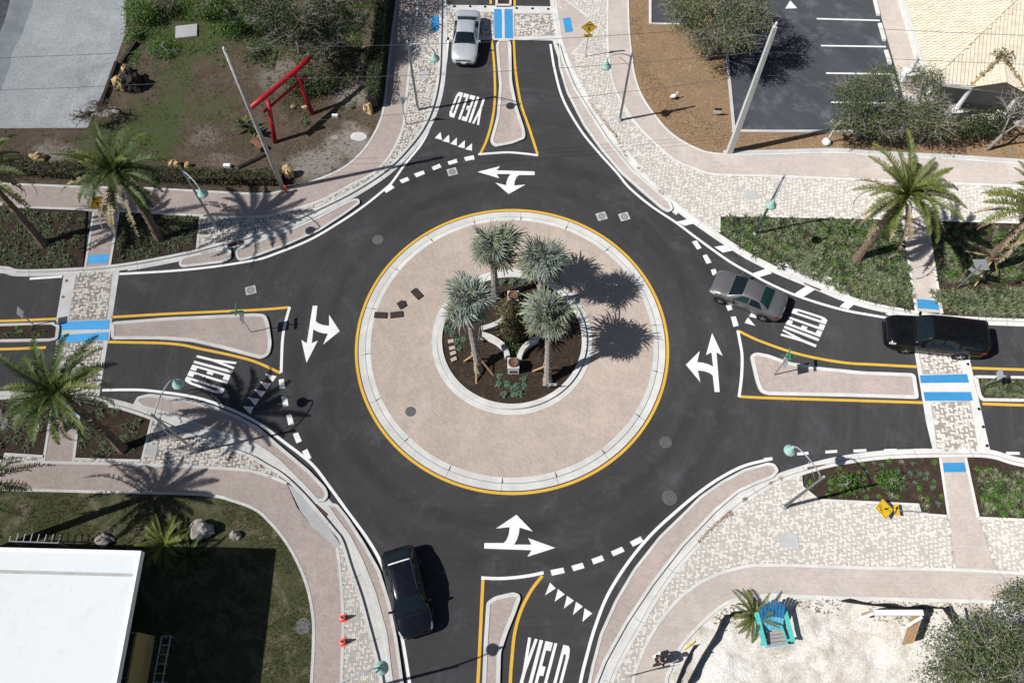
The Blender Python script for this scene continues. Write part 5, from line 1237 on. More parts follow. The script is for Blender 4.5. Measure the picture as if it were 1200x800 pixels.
def groundcover(poly_px, spacing, seed, kinds, smin, smax, keep=1.0, extra_px=None):
    """a closed mat of strappy plants nobody could count: one mesh"""
    rg = random.Random(seed); V = []; F = []; mi = []; mats = [M['leaf_strap'], M['leaf_strapd'], M['leaf_br']]; src = [STR['g'], STR['d'], STR['n']]
    for x, y in scatter(poly_px, spacing, seed, .12):
        if rg.random() > keep: continue
        i = rg.choice(kinds); me = rg.choice(src[i]); s = rg.uniform(smin, smax); a = rg.uniform(0, 6.28); c, s_ = math.cos(a)*s, math.sin(a)*s; b0 = len(V)
        for v in me.vertices: V.append((x + v.co.x*c - v.co.y*s_, y + v.co.x*s_ + v.co.y*c, .11 + v.co.z*s))
        for p in me.polygons: F.append(tuple(b0+k for k in p.vertices)); mi.append(i)
    me = bpy.data.meshes.new('ground_cover'); me.from_pydata(V, [], F)
    for m in mats: me.materials.append(m)
    me.polygons.foreach_set('material_index', mi); me.update()
    return tag(link('ground_cover', me), 'dense strappy green ground cover filling a planting bed', 'ground cover', 'ground cover in the beds', 'stuff')
groundcover(B_ne1, .25, 61, (0,0,0,0,1,1,2), .55, 1.3, .82)
groundcover([(1086,340),(1104,366),(1150,372),(1290,377),(1290,335),(1150,338)], .27, 62, (0,0,1), .8, 1.3, .9)
groundcover([(1090,262),(1096,335),(1130,335),(1290,330),(1290,266)], .33, 63, (0,0,1,2), .7, 1.2, .78)
groundcover([(1146,442.5),(1290,445),(1290,468),(1154,467)], .17, 64, (0,1), .5, .8, .95)
groundcover([(0,381.5),(60,380),(64,384),(63,396),(0,398)], .3, 65, (1,1,2), .5, .8, .6)
groundcover([(1140,546),(1150,604),(1290,610),(1290,560)], .31, 66, (0,0,1,2), .8, 1.3, .88)
plants(B_se1, .55, 67, 'nnbg', 'small green plant in the sparse mulch bed beside the lower right path', 'plants in the sparse bed', .55, .95, .85)
plants(B_nw1, .50, 68, 'd', 'dark rosette plant in the bed left of the upper left path', 'plants in the bed at far left', .8, 1.15, .9)
plants(B_nw2, .50, 69, 'd', 'dark rosette plant in the bed between the upper left path and the palm lamp', 'plants in the bed under the dark palm', .8, 1.15, .9)
plants(B_sw1, .55, 70, 'd', 'dark rosette plant in the shaded bed right of the lower left path', 'plants in the shaded bed', .7, 1.1, .75)
plants(B_sw2, .60, 71, 'd', 'dark rosette plant in the shaded bed at the lower left edge', 'plants in the far shaded bed', .7, 1.1, .7)
def spot_plants(pts, kind, label, group, s=1.0, z=.3):
    for k, (x, y) in enumerate(pts):
        o = link('bed_plant', STR[kind][k % 3]); o.location = P(x, y, z); o.rotation_euler.z = k*1.3; o.scale = (s,s,s*1.1); tag(o, label, 'plant', group)
spot_plants([(586,441),(585,450),(614,444),(614,452),(601,456),(606,452),(595,450),(609,461),(591,462),(603,463)], 'b', 'small blue-green plant at the front of the planter', 'blue-green plants in the planter')
spot_plants([(536,400),(544,398),(538,409),(530,391),(524,385)], 'b', 'small blue-green plant beside the stepping stones', 'plants by the stepping stones')
spot_plants([(589,331),(601,330),(613,331),(609,338)], 'b', 'small blue-green plant at the back of the planter', 'plants at the back of the planter')
tree('croton_bush', (601,389), 'dark olive and yellow bush in the middle of the planter', [(603,376,1.0,.85,.7,.55),(598,362,1.1,.6,.6,.5)], 'leaf_ol', 'trunk_grey', 80, 1900, .15, bare=5, cat='shrub', rt=.05, group=None, zb=.35, clump=5)
tree('croton_bush', (600,408), 'small yellow-green bush behind the front pedestal', [(600,404,.7,.35,.25,.25)], 'leaf_br', 'trunk_grey', 81, 260, .13, bare=3, cat='shrub', rt=.03, group=None, zb=.35, clump=4)
for x, y, rx, lb in ((993,566,.75,'low bright green mound at the left end of the sparse bed'),(1042,562,.62,'round bright green bush in the middle of the sparse bed')):
    tree('bed_bush', (x, y), lb, [(x, y, .35, rx, rx*.8, .28)], 'leaf_br', 'trunk_grey', int(x), 1100, .10, bare=4, cat='shrub', rt=.03, group='bright bushes in the sparse bed', clump=5)
for x, y, rx, lb in ((988,268,.55,'bright green bush in the dense bed by the palm foot'),(1018,273,.45,'second bright green bush in the dense bed by the palm')):
    tree('bed_bush', (x, y), lb, [(x, y, .45, rx, rx*.8, .3)], 'leaf_br', 'trunk_grey', int(x), 800, .11, bare=4, cat='shrub', rt=.03, group='bright bushes in the dense bed', clump=5)
# rosette palms and broad-leaved plants
def cycad(p, label, seed, n=20, scale=.5, tone='frond', zb=.1, group='small feathery palms'):
    rg = random.Random(seed); t = empty('small_palm', P(*p, zb), 0, label, 'small palm', group)
    q = MB(); q.tube([(0,0,-.05),(0,0,.3)], [.14,.10], 8); q.build('trunk', M['trunk'], t)
    for k in range(n):
        o = link('frond', rg.choice(FR[tone]), t); o.location = (0,0,.28); o.rotation_euler = (rg.uniform(-.2,.2), -(1.1-1.2*k/n), k*2.39996); s = scale*rg.uniform(.8,1.1); o.scale = (s,s,s)
cycad((196,640), 'feathery green small palm left of the pale boulder', 91, 24, .56, 'frond_y'); cycad((226,652), 'smaller feathery palm half in the building shadow', 92, 18, .46)
cycad((880,722), 'bright small palm on the sand beside the teal chair', 93, 22, .46, 'frond_y')
def broad_plant(p, label, seed, n=16, L=1.0):
    rg = random.Random(seed); t = empty('broad_leaved_plant', P(*p, .1), 0, label, 'plant', 'broad-leaved garden plants'); lm = MB()
    for k in range(6):
        f = k/5; lm.v.append((L*f, -.13*math.sin(PI*min(.98,f*.9+.1)), .25*math.sin(f*2.4)*L - .0)); lm.v.append((L*f, .13*math.sin(PI*min(.98,f*.9+.1)), .25*math.sin(f*2.4)*L)); lm.v.append((L*f, 0, .25*math.sin(f*2.4)*L-.04))
    for k in range(5): lm.f += [(3*k, 3*k+3, 3*k+5, 3*k+2), (3*k+2, 3*k+5, 3*k+4, 3*k+1)]; lm.m += [0,0]
    me = lm.mesh('leaf', M['leaf_mid'])
    for k in range(n):
        o = link('leaf', me, t); o.location = (0,0,.2); o.rotation_euler = (rg.uniform(-.3,.3), -rg.uniform(-.1,1.2), k*2.39996); s = rg.uniform(.7,1.1); o.scale = (s,s,s)
broad_plant((288,152), 'broad-leaved plant at the left foot of the red gate', 94, 18, 1.0); broad_plant((300,158), 'lower broad-leaved plant beside the red gate', 95, 12, .8); broad_plant((352,102), 'broad-leaved plant seen through the red gate', 96, 14, .9)
# ragged weeds and grass that nobody could count
def tufts(name, poly_px, n, seed, mat, size, label, z=.1, up=1.2):
    rg = random.Random(seed); pts = PP(poly_px, z); p2 = [(p.x, p.y) for p in pts]; xs = [p[0] for p in p2]; ys = [p[1] for p in p2]; mb = MB()
    A = np.array([(rg.uniform(min(xs), max(xs)), rg.uniform(min(ys), max(ys))) for _ in range(n)]); k = inside(A[:,0], A[:,1], p2)
    for x, y in A[k]:
        if mnoise.noise(Vector((x*.55, y*.55, seed))) < -.12: continue
        for j in range(3):
            a = rg.uniform(0, 6.28); l = size*rg.uniform(.5,1.3); d = Vector((math.cos(a)*.6, math.sin(a)*.6, .8)); s = Vector((-math.sin(a), math.cos(a), 0))*size*.14; b = Vector((x, y, z))
            mb.add([b-s, b+s, b+d*l], [(0,1,2)])
    return tag(mb.build(name, M[mat]), label, 'grass', None, 'stuff')
tufts('grass', sw_out + [(-90,870)], 26000, 1, 'leaf_hedge', .10, 'short dry grass of the lawn by the white-roofed building')
def patch_sheet(name, c, rx, ry, seed, mat, z):
    pts = []
    for k in range(40):
        a = 2*PI*k/40; r = 1 + .45*mnoise.noise(Vector((math.cos(a)*1.6, math.sin(a)*1.6, seed))) + .2*mnoise.noise(Vector((math.cos(a)*5, math.sin(a)*5, seed)))
        pts.append((c[0]+rx*r*math.cos(a), c[1]+ry*r*math.sin(a)))
    return sheet(name, pts, z, mat)
rg = random.Random(77); q = MB()
for k in range(8200):
    x, y = rg.uniform(146,430), rg.uniform(-30,82)
    d_ = mnoise.noise(Vector((x*.03, y*.03, 5))) + mnoise.noise(Vector((x*.09, y*.09, 2)))*.5 - max(0, (x-290))*.0012 - max(0, y-36)*.007 + .06
    if d_ < .02 or (200 < x < 238 and 25 < y < 52): continue
    leaves(q, P(x, y, .12+.22*min(1, d_*2)*rg.random()), (.12,.12,.05), 5, .10, rg, up=1)
q2 = MB()
for k in range(5200):
    x, y = rg.uniform(285,446), rg.uniform(-30,150)
    d_ = mnoise.noise(Vector((x*.035, y*.035, 15))) + mnoise.noise(Vector((x*.1, y*.1, 12)))*.5 - max(0, y-90)*.008
    if d_ < .06 or (412 < x < 442 and 52 < y < 108): continue
    leaves(q2, P(x, y, .12+.4*min(1, d_*2)*rg.random()), (.14,.14,.08), 5, .12, rg, up=1)
tag(q2.build('undergrowth', M['leaf_mid']), 'darker undergrowth round the red gate and under the scraggly trees', 'undergrowth', None, 'stuff')
tag(q.build('undergrowth', M['leaf_br']), 'patchy bright green undergrowth at the top of the garden', 'undergrowth', None, 'stuff')
q = MB()
for k in range(3600):
    x, y = rg.uniform(260,445), rg.uniform(-30,150)
    if mnoise.noise(Vector((x*.04, y*.04, 9))) < .08: continue
    leaves(q, P(x, y, .115), (.12,.12,.01), 3, .08, rg, up=4)
tag(q.build('fallen_leaves', M['leaf_ol']), 'fallen leaves and twigs on the shaded garden soil', 'leaf litter', None, 'stuff')
tufts('grass', cut(nw_out, y0=-60) + [(152,-50),(148,45),(112,140),(100,150),(-60,152),(-60,210)], 16000, 2, 'leaf_hedge', .11, 'sparse grass and weeds on the garden soil')
tufts('grass', [(738,20),(742,70),(757,112),(790,152),(840,176),(860,160),(790,120),(765,80),(750,20)], 3500, 3, 'leaf_ol', .09, 'dry grass along the edge of the bark-chip ground')
tufts('weeds', [(820,718),(860,706),(900,700),(1110,706),(1200,708),(1200,760),(1080,760),(1060,735),(940,715),(840,735)], 1800, 4, 'leaf_ol', .13, 'scattered weeds along the edge of the white sand')

# ------------------------------------------------------------------ white flat-roofed building, lower left
ZR = 5.4
def roofmat():
    m, t, b = newmat('white_membrane'); co = pos(t)
    c = mixc(t, ramp(t, noise(t, co, .5, 6, .6, 1.0), .55, .72, 0, .5), (.74,.765,.77), (.62,.62,.61))
    a = noise(t, co, .9, 3, .5, .5)
    edge = ramp(t, a, .555, .575); edge2 = ramp(t, a, .575, .60, 1, 0)
    mm = node(t, "ShaderNodeMath", operation='MULTIPLY'); t.links.new(edge, mm.inputs[0]); t.links.new(edge2, mm.inputs[1])
    m2 = node(t, "ShaderNodeMath", operation='MULTIPLY'); t.links.new(mm.outputs[0], m2.inputs[0]); t.links.new(ramp(t, noise(t, co, 2.2, 4, .7), .45, .75, 0, .3), m2.inputs[1])
    c = mixc(t, m2.outputs[0], c, (.42,.39,.36))
    c = mixc(t, ramp(t, noise(t, co, 4.5, 6, .75, 1), .72, .76, 0, .8), c, (.16,.12,.10))
    setc(t, b, c); rough_diffuse(b, .8, .3, .3); return m
M['roofwhite'] = roofmat()
cor = P(166,645,ZR); bot = P(137,800,ZR); lef = P(0,641,ZR)
eu = (bot-cor).normalized(); nu = (lef-cor).normalized()       # along the east edge southwards, along the north edge westwards
bo = empty('white_roofed_building', (cor.x, cor.y, .1), 0, 'white flat-roofed building with ochre walls at lower left', 'building')
def rp(a, b_, z): v = cor + nu*a + eu*b_ - Vector((cor.x, cor.y, 0)); return (v.x, v.y, z)
AW, BL = 13.0, 16.0
q = MB(); q.prism([rp(0,0,0), rp(AW,0,0), rp(AW,BL,0), rp(0,BL,0)], ZR-.45, ZR-.1); rf = q.build('roof', M['roofwhite'], bo)
for nm, (a0_, b0_, a1_, b1_) in {'a': (0,0,AW,.14), 'b': (0,.14,.14,BL)}.items():
    q = MB(); q.prism([rp(a0_,b0_,0), rp(a1_,b0_,0), rp(a1_,b1_,0), rp(a0_,b1_,0)], ZR-.098, ZR-.06); q.build('roof_edge', M['whitepl'], rf)
q = MB(); q.prism([rp(.14,1.0,0), rp(AW,.95,0), rp(AW,1.12,0), rp(.14,1.14,0)], ZR-.099, ZR-.085); q.build('roof_seam', M['concrete'], rf)
q = MB(); q.prism([rp(.95,3.2,0), rp(AW,3.2,0), rp(AW,BL,0), rp(.95,BL,0)], .0, 2.1); q.build('wall', M['tan_wall'], bo)
q = MB(); q.prism([rp(1.05,3.3,0), rp(AW,3.3,0), rp(AW,BL,0), rp(1.05,BL,0)], 2.1, ZR-.45); q.build('window_band', M['glass'], bo)
for k in range(7):
    q = MB(); q.box(Vector(rp(1.04, 3.3+1.9*k, 3.5)), (.08,.08,2.8), math.atan2(eu.y, eu.x)); q.build('window_mullion', M['matblack'], bo)
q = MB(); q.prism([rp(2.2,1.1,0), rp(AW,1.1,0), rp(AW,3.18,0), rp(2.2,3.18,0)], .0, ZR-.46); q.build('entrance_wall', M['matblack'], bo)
# leaf litter blown onto the roof, stuff
rg = random.Random(8); q = MB()
for (x, y, n, s) in ((131,733,60,.4),(43,669,10,.12),(10,662,6,.06),(58,685,8,.08),(126,762,14,.2),(128,680,24,.35),(70,707,8,.12)):
    leaves(q, P(x,y,ZR-.06), (s,s*.9,.02), n, .06, rg, up=3)
tag(q.build('roof_litter', M['leaf_dk']), 'dead leaves and twigs lying on the white roof', 'leaf litter', None, 'stuff')
def rack(p0, p1, label, tines, tlen, two=False, z=.1, h=.9):
    A, B = P(*p0, z), P(*p1, z); d = B-A; t = empty('bike_rack' if not two else 'trellis', A, math.atan2(d.y, d.x), label, 'bike rack' if not two else 'trellis'); L = d.length
    q = MB(); q.tube([(0,0,h),(L,0,h)], .035, 6); q.build('rail', M['metal'], t)
    if two: q = MB(); q.tube([(0,tlen,h),(L,tlen,h)], .035, 6); q.build('rail', M['metal'], t)
    for k in range(tines):
        x = L*k/(tines-1); q = MB(); q.tube([(x,-.1 if two else 0,h+.03),(x,tlen*1.25,h+.03)], .026, 5); q.build('rung', M['metal'], t)
    for x in (.05, L-.05):
        q = MB(); q.tube([(x,0,0),(x,0,h)], .03, 5)
        if two: q.tube([(x,tlen,0),(x,tlen,h)], .03, 5)
        q.build('leg', M['metal'], t)
rack((28,639.5), (84,641.5), 'pale metal rack with short upright tines behind the white roof', 8, .32, h=1.3)
rack((186.5,800), (196.5,746), 'pale metal ladder-like trellis in the building shadow', 6, -.42, True, h=.7)

# ------------------------------------------------------------------ tiled-roof building, upper right
ZE = 3.0
cn = P(1088,97.5,ZE); un = (P(1059,0,ZE)-cn); un.z = 0; un.normalize(); vn = (P(1200,110,ZE)-cn); vn.z = 0; vn.normalize()
bt = empty('tiled_roof_building', (cn.x, cn.y, .1), 0, 'cream building with a hipped pale tile roof and white columns at upper right', 'building')
SL = .36; org = Vector((cn.x, cn.y, 0))
def hp(a, b_, dz=0.0):
    """a along the west eave (north), b along the south eave (east)"""
    v = un*a + vn*b_; return Vector((v.x, v.y, ZE + dz))
nw_ = Vector((un.y, -un.x, 0)); nw_ = nw_ if nw_.dot(vn) > 0 else -nw_     # inward from the west eave
ns_ = Vector((vn.y, -vn.x, 0)); ns_ = ns_ if ns_.dot(un) > 0 else -ns_
def zroof(v): return ZE + SL*min(max(0, v.dot(nw_)), max(0, v.dot(ns_)))
M['tile_w'] = plain('cream_tile_light', (.70,.64,.52), .8, .25, var=.08, dr=.8); M['tile_d'] = plain('cream_tile_warm', (.66,.585,.46), .8, .25, var=.12, dr=.8); M['tile_base'] = plain('roof_felt', (.15,.12,.09), .9, .1)
DEP = 9.0
hipd = (nw_*1.0 + 0*vn); 
# find the hip line in plan: equal distance from both eaves
hd = None
for k in range(1, 90):
    v = un*math.cos(R(k)) + vn*math.sin(R(k)); v = v.normalized()
    if abs(v.dot(nw_) - v.dot(ns_)) < .012: hd = v
H1 = hd*(DEP/hd.dot(nw_)); 
Wn = un*14.0; Se = vn*14.0
q = MB()
pk = lambda v, e=0.0: (v.x, v.y, zroof(v)+e)
wf = [Vector((0,0,0)), Wn, Wn + nw_*DEP, H1]; sf = [Vector((0,0,0)), H1, Se + ns_*DEP, Se]
q.add([(v.x, v.y, ZE + SL*v.dot(nw_)) for v in wf], [(0,3,2,1)]); q.add([(v.x, v.y, ZE + SL*v.dot(ns_)) for v in sf], [(0,3,2,1)])
base_ = q.build('roof', M['tile_base'], bt)
tiles = []
for face, along, inn, L0 in (('w', un, nw_, 13.5), ('s', vn, ns_, 13.5)):
    TW, TL = .235, .36
    for r_ in range(int(DEP/TL)):
        for c_ in range(int(L0/TW)):
            # keep rows square to the eave, stop at the hip
            v = along*(c_*TW + TW/2 + (.5*TW if face == 'w' and r_ % 2 else 0)) + inn*(r_*TL + TL/2)
            other = ns_ if face == 'w' else nw_
            if v.dot(other) < v.dot(inn) - .06: continue
            tiles.append((v, along, inn, face))
def tmesh(mat):
    q = MB(); q.box((0,0,.012), (.200,.375,.03), 0, 0, Matrix.Rotation(.06, 4, 'X'), 1); return q.mesh('roof_tile', mat)
tm = [tmesh(M['tile_w']), tmesh(M['tile_w']), tmesh(M['tile_d'])]
def seen(v):
    p = org + v; d = p - cam.location; x = d.x; y_ = (p.y-CY)*math.cos(TILT) + (zroof(v)-CAMH)*math.sin(TILT); dd = (p.y-CY)*math.sin(TILT) - (zroof(v)-CAMH)*math.cos(TILT)
    return 600+FPX*x/dd, 400-FPX*y_/dd
rg = random.Random(4); near = []; far = []
GA, GB = 2.55, 6.0     # span of the porch gable along the south eave
for it in tiles:
    sx, sy = seen(it[0])
    if it[3] == 's' and GA < it[0].dot(vn) < GB and it[0].dot(ns_) < min(it[0].dot(vn)-GA, GB-it[0].dot(vn))*1.15: continue
    (near if -5 < sx < 1205 and -5 < sy < 300 else far).append(it)
near.sort(key=lambda it: -seen(it[0])[1]); far = near[300:] + far; near = near[:300]
def tmat(v, along, inn):
    up = (inn + Vector((0,0,SL))).normalized(); xx = along - up*along.dot(up); xx.normalize(); zz = xx.cross(up)
    if zz.z < 0: xx = -xx; zz = xx.cross(up)
    m = Matrix((xx, up, zz)).transposed().to_4x4(); m.translation = Vector((v.x, v.y, zroof(v)+.012+rg.uniform(-.004,.006))); return m
for v, al, inn, f in near:
    o = link('roof_tile', rg.choice(tm), base_); o.matrix_local = tmat(v, al, inn)
q = MB()
for v, al, inn, f in far:
    m = tmat(v, al, inn); q.box((0,0,0), (.200,.375,.03), 0, rg.choice((0,0,1)), None); 
    for k in range(8): q.v[-8+k] = tuple(m @ (Vector(q.v[-8+k]) + Vector((0,0,.012))))
tag(q.build('roof_tiles', [M['tile_w'], M['tile_d']], base_), kind='stuff')
q = MB(); q.tube([pk(hd*u_, .03) for u_ in np.linspace(-.1, H1.length, 24)], .075, 7); q.build('hip_cap', M['tile_d'], bt)
for along, inn in ((un, nw_), (vn, ns_)):
    q = MB(); a_ = math.atan2(along.y, along.x); q.box(along*7 - inn*.04 + Vector((0,0,ZE-.10)), (14.0,.05,.2), a_); q.build('fascia', M['whitepl'], bt)
# walls set back under the eaves
q = MB(); w0 = hd*(1.5/hd.dot(nw_)); q.prism([w0, w0+un*12, w0+un*12+vn*12, w0+vn*12], 0, ZE+.3); q.build('wall', M['wallc'], bt)
q = MB(); q.prism([Vector((0,0,0)), Wn, Wn+nw_*2, Vector((0,0,0))+nw_*2+ns_*2, Se+ns_*2, Se], .0, .03); q.build('porch_floor', M['pink'], bt)
for k, (v, s) in enumerate(((un*2.9 + nw_*.35, 1.0), (vn*.2 + ns_*.3 + un*.1, .9), (vn*2.75 + ns_*.1, 1.0), (vn*5.8 + ns_*.1, 1.0))):
    q = MB(); q.box((v.x, v.y, .4), (.62*s,.62*s,.8), math.atan2(un.y, un.x)); q.box((v.x, v.y, .84), (.72*s,.72*s,.08), math.atan2(un.y, un.x)); c = q.build('column', M['whitepl'], bt)
    q = MB(); q.lathe([(.2*s,.88),(.17*s,1.0),(.14*s,2.75),(.19*s,2.85),(.22*s,2.9)], 14, 0, Matrix.Translation((v.x, v.y, 0))); q.build('shaft', M['whitepl'], c, True)
# porch gable with leaf-filled valleys
zt = ZE + SL*2.0; mid = (GA+GB)/2; ap = vn*mid + ns_*2.0
fl, fr, fm = vn*GA - ns_*.15, vn*GB - ns_*.15, vn*mid - ns_*.15
q = MB(); q.add([(fl.x, fl.y, ZE+.03), (fm.x, fm.y, zt+.05), (ap.x, ap.y, zt+.05), (vn*GA).to_tuple()[:2]+(ZE+.03,)], [(0,1,2,3)]); q.add([(fr.x, fr.y, ZE+.03), (fm.x, fm.y, zt+.05), (ap.x, ap.y, zt+.05), (vn*GB).to_tuple()[:2]+(ZE+.03,)], [(0,3,2,1)])
q.add([(fl.x, fl.y, ZE+.0), (fr.x, fr.y, ZE+.0), (fm.x, fm.y, zt+.02)], [(0,1,2)]); gb = q.build('porch_gable', M['tile_base'], bt)
q = MB()
for sgn, e0 in ((1, fl), (-1, fr)):
    for i in range(8):
        for j in range(7):
            u_, w_ = (i+.5)/8, (j+.5)/7; a_ = e0.lerp(fm, u_); b_ = (vn*(GA if sgn == 1 else GB)).lerp(ap, u_); pnt = a_.lerp(b_, w_); z_ = ZE+.06 + (zt-ZE)*u_ + .02
            dvec = Vector((vn.x*sgn*(mid-GA), vn.y*sgn*(mid-GA), zt-ZE)).normalized(); yv = ns_; zv = dvec.cross(yv)
            if zv.z < 0: zv = -zv
            m = Matrix((dvec, zv.cross(dvec), zv)).transposed().to_4x4(); m.translation = Vector((pnt.x, pnt.y, z_)); b0 = len(q.v)
            q.box((0,0,0), (.26, (.15+2*u_)/7*.9, .022), 0, rg.choice((0,1)))
            for k in range(b0, len(q.v)): q.v[k] = tuple(m @ Vector(q.v[k]))
tag(q.build('gable_tiles', [M['tile_w'], M['tile_d']], gb), kind='stuff')
q = MB(); q.tube([(fm.x, fm.y, zt+.09), (ap.x, ap.y, zt+.09)], .07, 6); q.build('ridge_cap', M['tile_d'], gb)
q = MB()
for e0 in (vn*GA, vn*GB):
    a_ = Vector((e0.x, e0.y, ZE+.10)); b_ = Vector((ap.x, ap.y, zt+.12)); q.tube([a_, b_], .07, 5)
q.build('valley_flashing', M['timber'], gb)
q = MB()
for e0 in (vn*GA, vn*GB):
    for k in range(60):
        f_ = rg.random()**.6; p_ = Vector((e0.x, e0.y, ZE+.14)).lerp(Vector((ap.x, ap.y, zt+.16)), f_); leaves(q, p_ , (.22,.22,.06), 4, .11, rg, up=2)
leaves(q, (ap.x, ap.y, zt+.25), (.8,.6,.2), 240, .12, rg, up=1); o = q.build('leaf_litter', M['leaf_ol'], bt); tag(o, kind='stuff')

# ------------------------------------------------------------------ red gate and garden things
tg = empty('torii_gate', P(345,148,.1), 0, 'red timber gate of two posts and two cross beams in the garden', 'gate')
og = P(345,148,.1); HT = 3.3
A, B = P(322.5,167,.1)-og, P(366.5,133.5,.1)-og
At, Bt = P(314.5,119,HT)-og, P(346.5,86,HT)-og
q = MB(); q.tube([A, At], [.15,.12], 12); q.build('post', M['red'], tg, True); q = MB(); q.tube([B, Bt], [.15,.12], 12); q.build('post', M['red'], tg, True)
K0, K1 = P(293,127,HT+.1)-og, P(364,67.5,HT+.1)-og; km = (K0+K1)/2 - Vector((0,0,.06)); q = MB(); q.tube([K0, K0.lerp(km,.5)-Vector((0,0,.03)), km, K1.lerp(km,.5)-Vector((0,0,.03)), K1], .16, 12); q.build('top_beam', M['red'], tg, True)
N0, N1 = P(309,131.5,2.62)-og, P(359.5,89.5,2.62)-og; q = MB(); q.tube([N0, N1], .10, 10); q.build('lower_beam', M['red'], tg, True)
def rock(p, size, label, mat, seed, name='rock', group='rocks in the garden', z=.1, lumps=2.2, sub=3):
    bm = bmesh.new(); bmesh.ops.create_icosphere(bm, subdivisions=sub, radius=1)
    for v in bm.verts:
        n = mnoise.noise(v.co*lumps*.5 + Vector((seed*3.1,0,0)))*.55 + mnoise.noise(v.co*lumps*1.6 + Vector((seed*7.7,1,0)))*.28
        v.co *= (1+n); v.co.x *= size[0]; v.co.y *= size[1]; v.co.z = (v.co.z+.45)*size[2]
    me = bpy.data.meshes.new(name); bm.to_mesh(me); bm.free(); me.materials.append(mat); o = link(name, me); o.location = P(*p, z); return tag(o, label, 'rock', group)
ry, rgm = M['rock_y'], M['rock_g']
rock((142,101), (.36,.5,.55), 'ochre coral rock with a big dark shadow by the gravel lot', ry, 1); rock((151,87), (.26,.32,.5), 'smaller ochre coral rock just above the one by the gravel lot', ry, 2)
rock((158,100), (.62,.75,.8), 'dark lump standing in for the shaded side and shadow of the ochre coral rocks', M['darkwood'], 3)  # shaded side and cast shadow of the ochre rocks, shaped as a dark lump
rock((47,187), (.45,.3,.4), 'rusty ochre rock in the garden at far left', ry, 4); rock((206,196), (.34,.3,.4), 'ochre rock behind the hedge near the left lamp top', ry, 5); rock((221,196), (.22,.2,.25), 'small ochre rock to the right of the hedge rock', ry, 6)
rock((432,131), (.30,.26,.55), 'ochre rock at the end of the tall hedge', ry, 7); rock((339,206), (.30,.34,.6), 'ochre rock at the foot of the thin pole', ry, 8)
rock((344,126), (.14,.12,.14), 'left small pale rock under the red gate', M['rock_y'], 9); rock((357,127), (.18,.12,.15), 'right small pale rock under the red gate', M['rock_y'], 10)
rock((240,622), (.62,.5,.62), 'pale grey boulder beside the feathery palm', rgm, 11); rock((276,628), (.28,.22,.3), 'small pale rock by the lawn, right of the boulder', rgm, 12); rock((123,633), (.42,.3,.3), 'low mottled rock behind the white roof', rgm, 13)
rock((421,160), (.62,.42,.06), 'flat pale stepping slab on the soil beside the sidewalk', M['concrete'], 15, 'slab_stone', lumps=.6); rock((392,161), (.3,.2,.05), 'small flat stone near the pale slab', rgm, 16, 'slab_stone', lumps=.6)
rock((126,132), (.7,.45,.06), 'flat pale patch of stone by the dark timber edging', rgm, 17, 'slab_stone', lumps=.8)
t = empty('stone_cairn', P(428,74,.1), 0, 'ochre carved stone figure on a bed of grey stones by the tall hedge', 'garden ornament')
q = MB(); q.lathe([(.26,0),(.28,.2),(.2,.35),(.12,.4)], 10); q.build('base', M['rock_y'], t, True); q = MB(); q.lathe([(.08,.38),(.24,.42),(.28,.56),(.2,.72),(0,.78)], 12); q.build('head', M['rock_y'], t, True)
rg = random.Random(12)
for k in range(46):
    x, y = 428+rg.uniform(-9,9), 80+rg.uniform(-24,20)
    rock((x, y), (.10*rg.uniform(.7,1.4), .10*rg.uniform(.7,1.4), .10), 'grey cobble in the heap round the carved stone figure', rgm, 20+k, 'cobble', 'grey cobbles by the hedge', sub=1)
# pale slab and dark timbers
o = MB(); o.box((0,0,.06), (1.5,1.15,.12), 0); b_ = o.build('concrete_slab', M['concrete_grey']); b_.location = P(219,38,.1); b_.rotation_euler.z = .15; tag(b_, 'pale square slab among the weeds in the garden', 'slab')
for (x0,y0,x1,y1,lb) in ((117,133,138,75,'long dark timber edging the gravel lot'),(144,75,161,51,'short dark timber above the long one at the gravel edge'),(387,172,421,135,'dark post shadowed beam lying on the soil by the sidewalk')):
    A, B = P(x0,y0,.1), P(x1,y1,.1); d = B-A
    if 'beam' in lb: continue
    q = MB(); q.box((0,0,.13), (d.length,.2,.26)); o = q.build('timber', M['darkwood']); o.location = (A+B)/2; o.rotation_euler.z = math.atan2(d.y, d.x); tag(o, lb, 'timber', 'dark edging timbers')
def block(p, sx, sy, sz, rz, mat, name, label, cat, z=.1):
    q = MB(); q.box((0,0,sz/2), (sx,sy,sz), 0, 0, None, .94); o = q.build(name, M[mat]); o.location = P(*p, z); o.rotation_euler.z = rz; return tag(o, label, cat)
block((267,196), .46,.24,.25, -.02, 'whitepl', 'white_box', 'small white box on the soil behind the brown hedge', 'box'); block((393,137), .40,.16,.2, 0, 'whitepl', 'white_box', 'small white box on the soil below the red gate beam', 'box')
q = MB(); A, B = P(279,197,.15), P(310,182,.15); q.tube([A-A, (B-A)], .13, 8); o = q.build('log', M['darkwood']); o.location = A; tag(o, 'dark log lying beside the thin pole', 'log')
t = empty('bench', P(303,173,.1), R(-40), 'small rusty red bench at the foot of the red gate', 'bench'); q = MB(); q.box((0,0,.42), (1.0,.42,.06)); q.build('seat', M['rust'], t)
for x in (-.42,.42): q = MB(); q.box((x,0,.2), (.07,.36,.40)); q.build('leg', M['rust'], t)
t = empty('red_post', P(337,226,.1), 0, 'short orange-red post at the foot of the thin pole', 'post'); q = MB(); q.lathe([(.07,0),(.07,.7),(.05,.74),(0,.75)], 10); q.build('shaft', M['orange'], t, True)

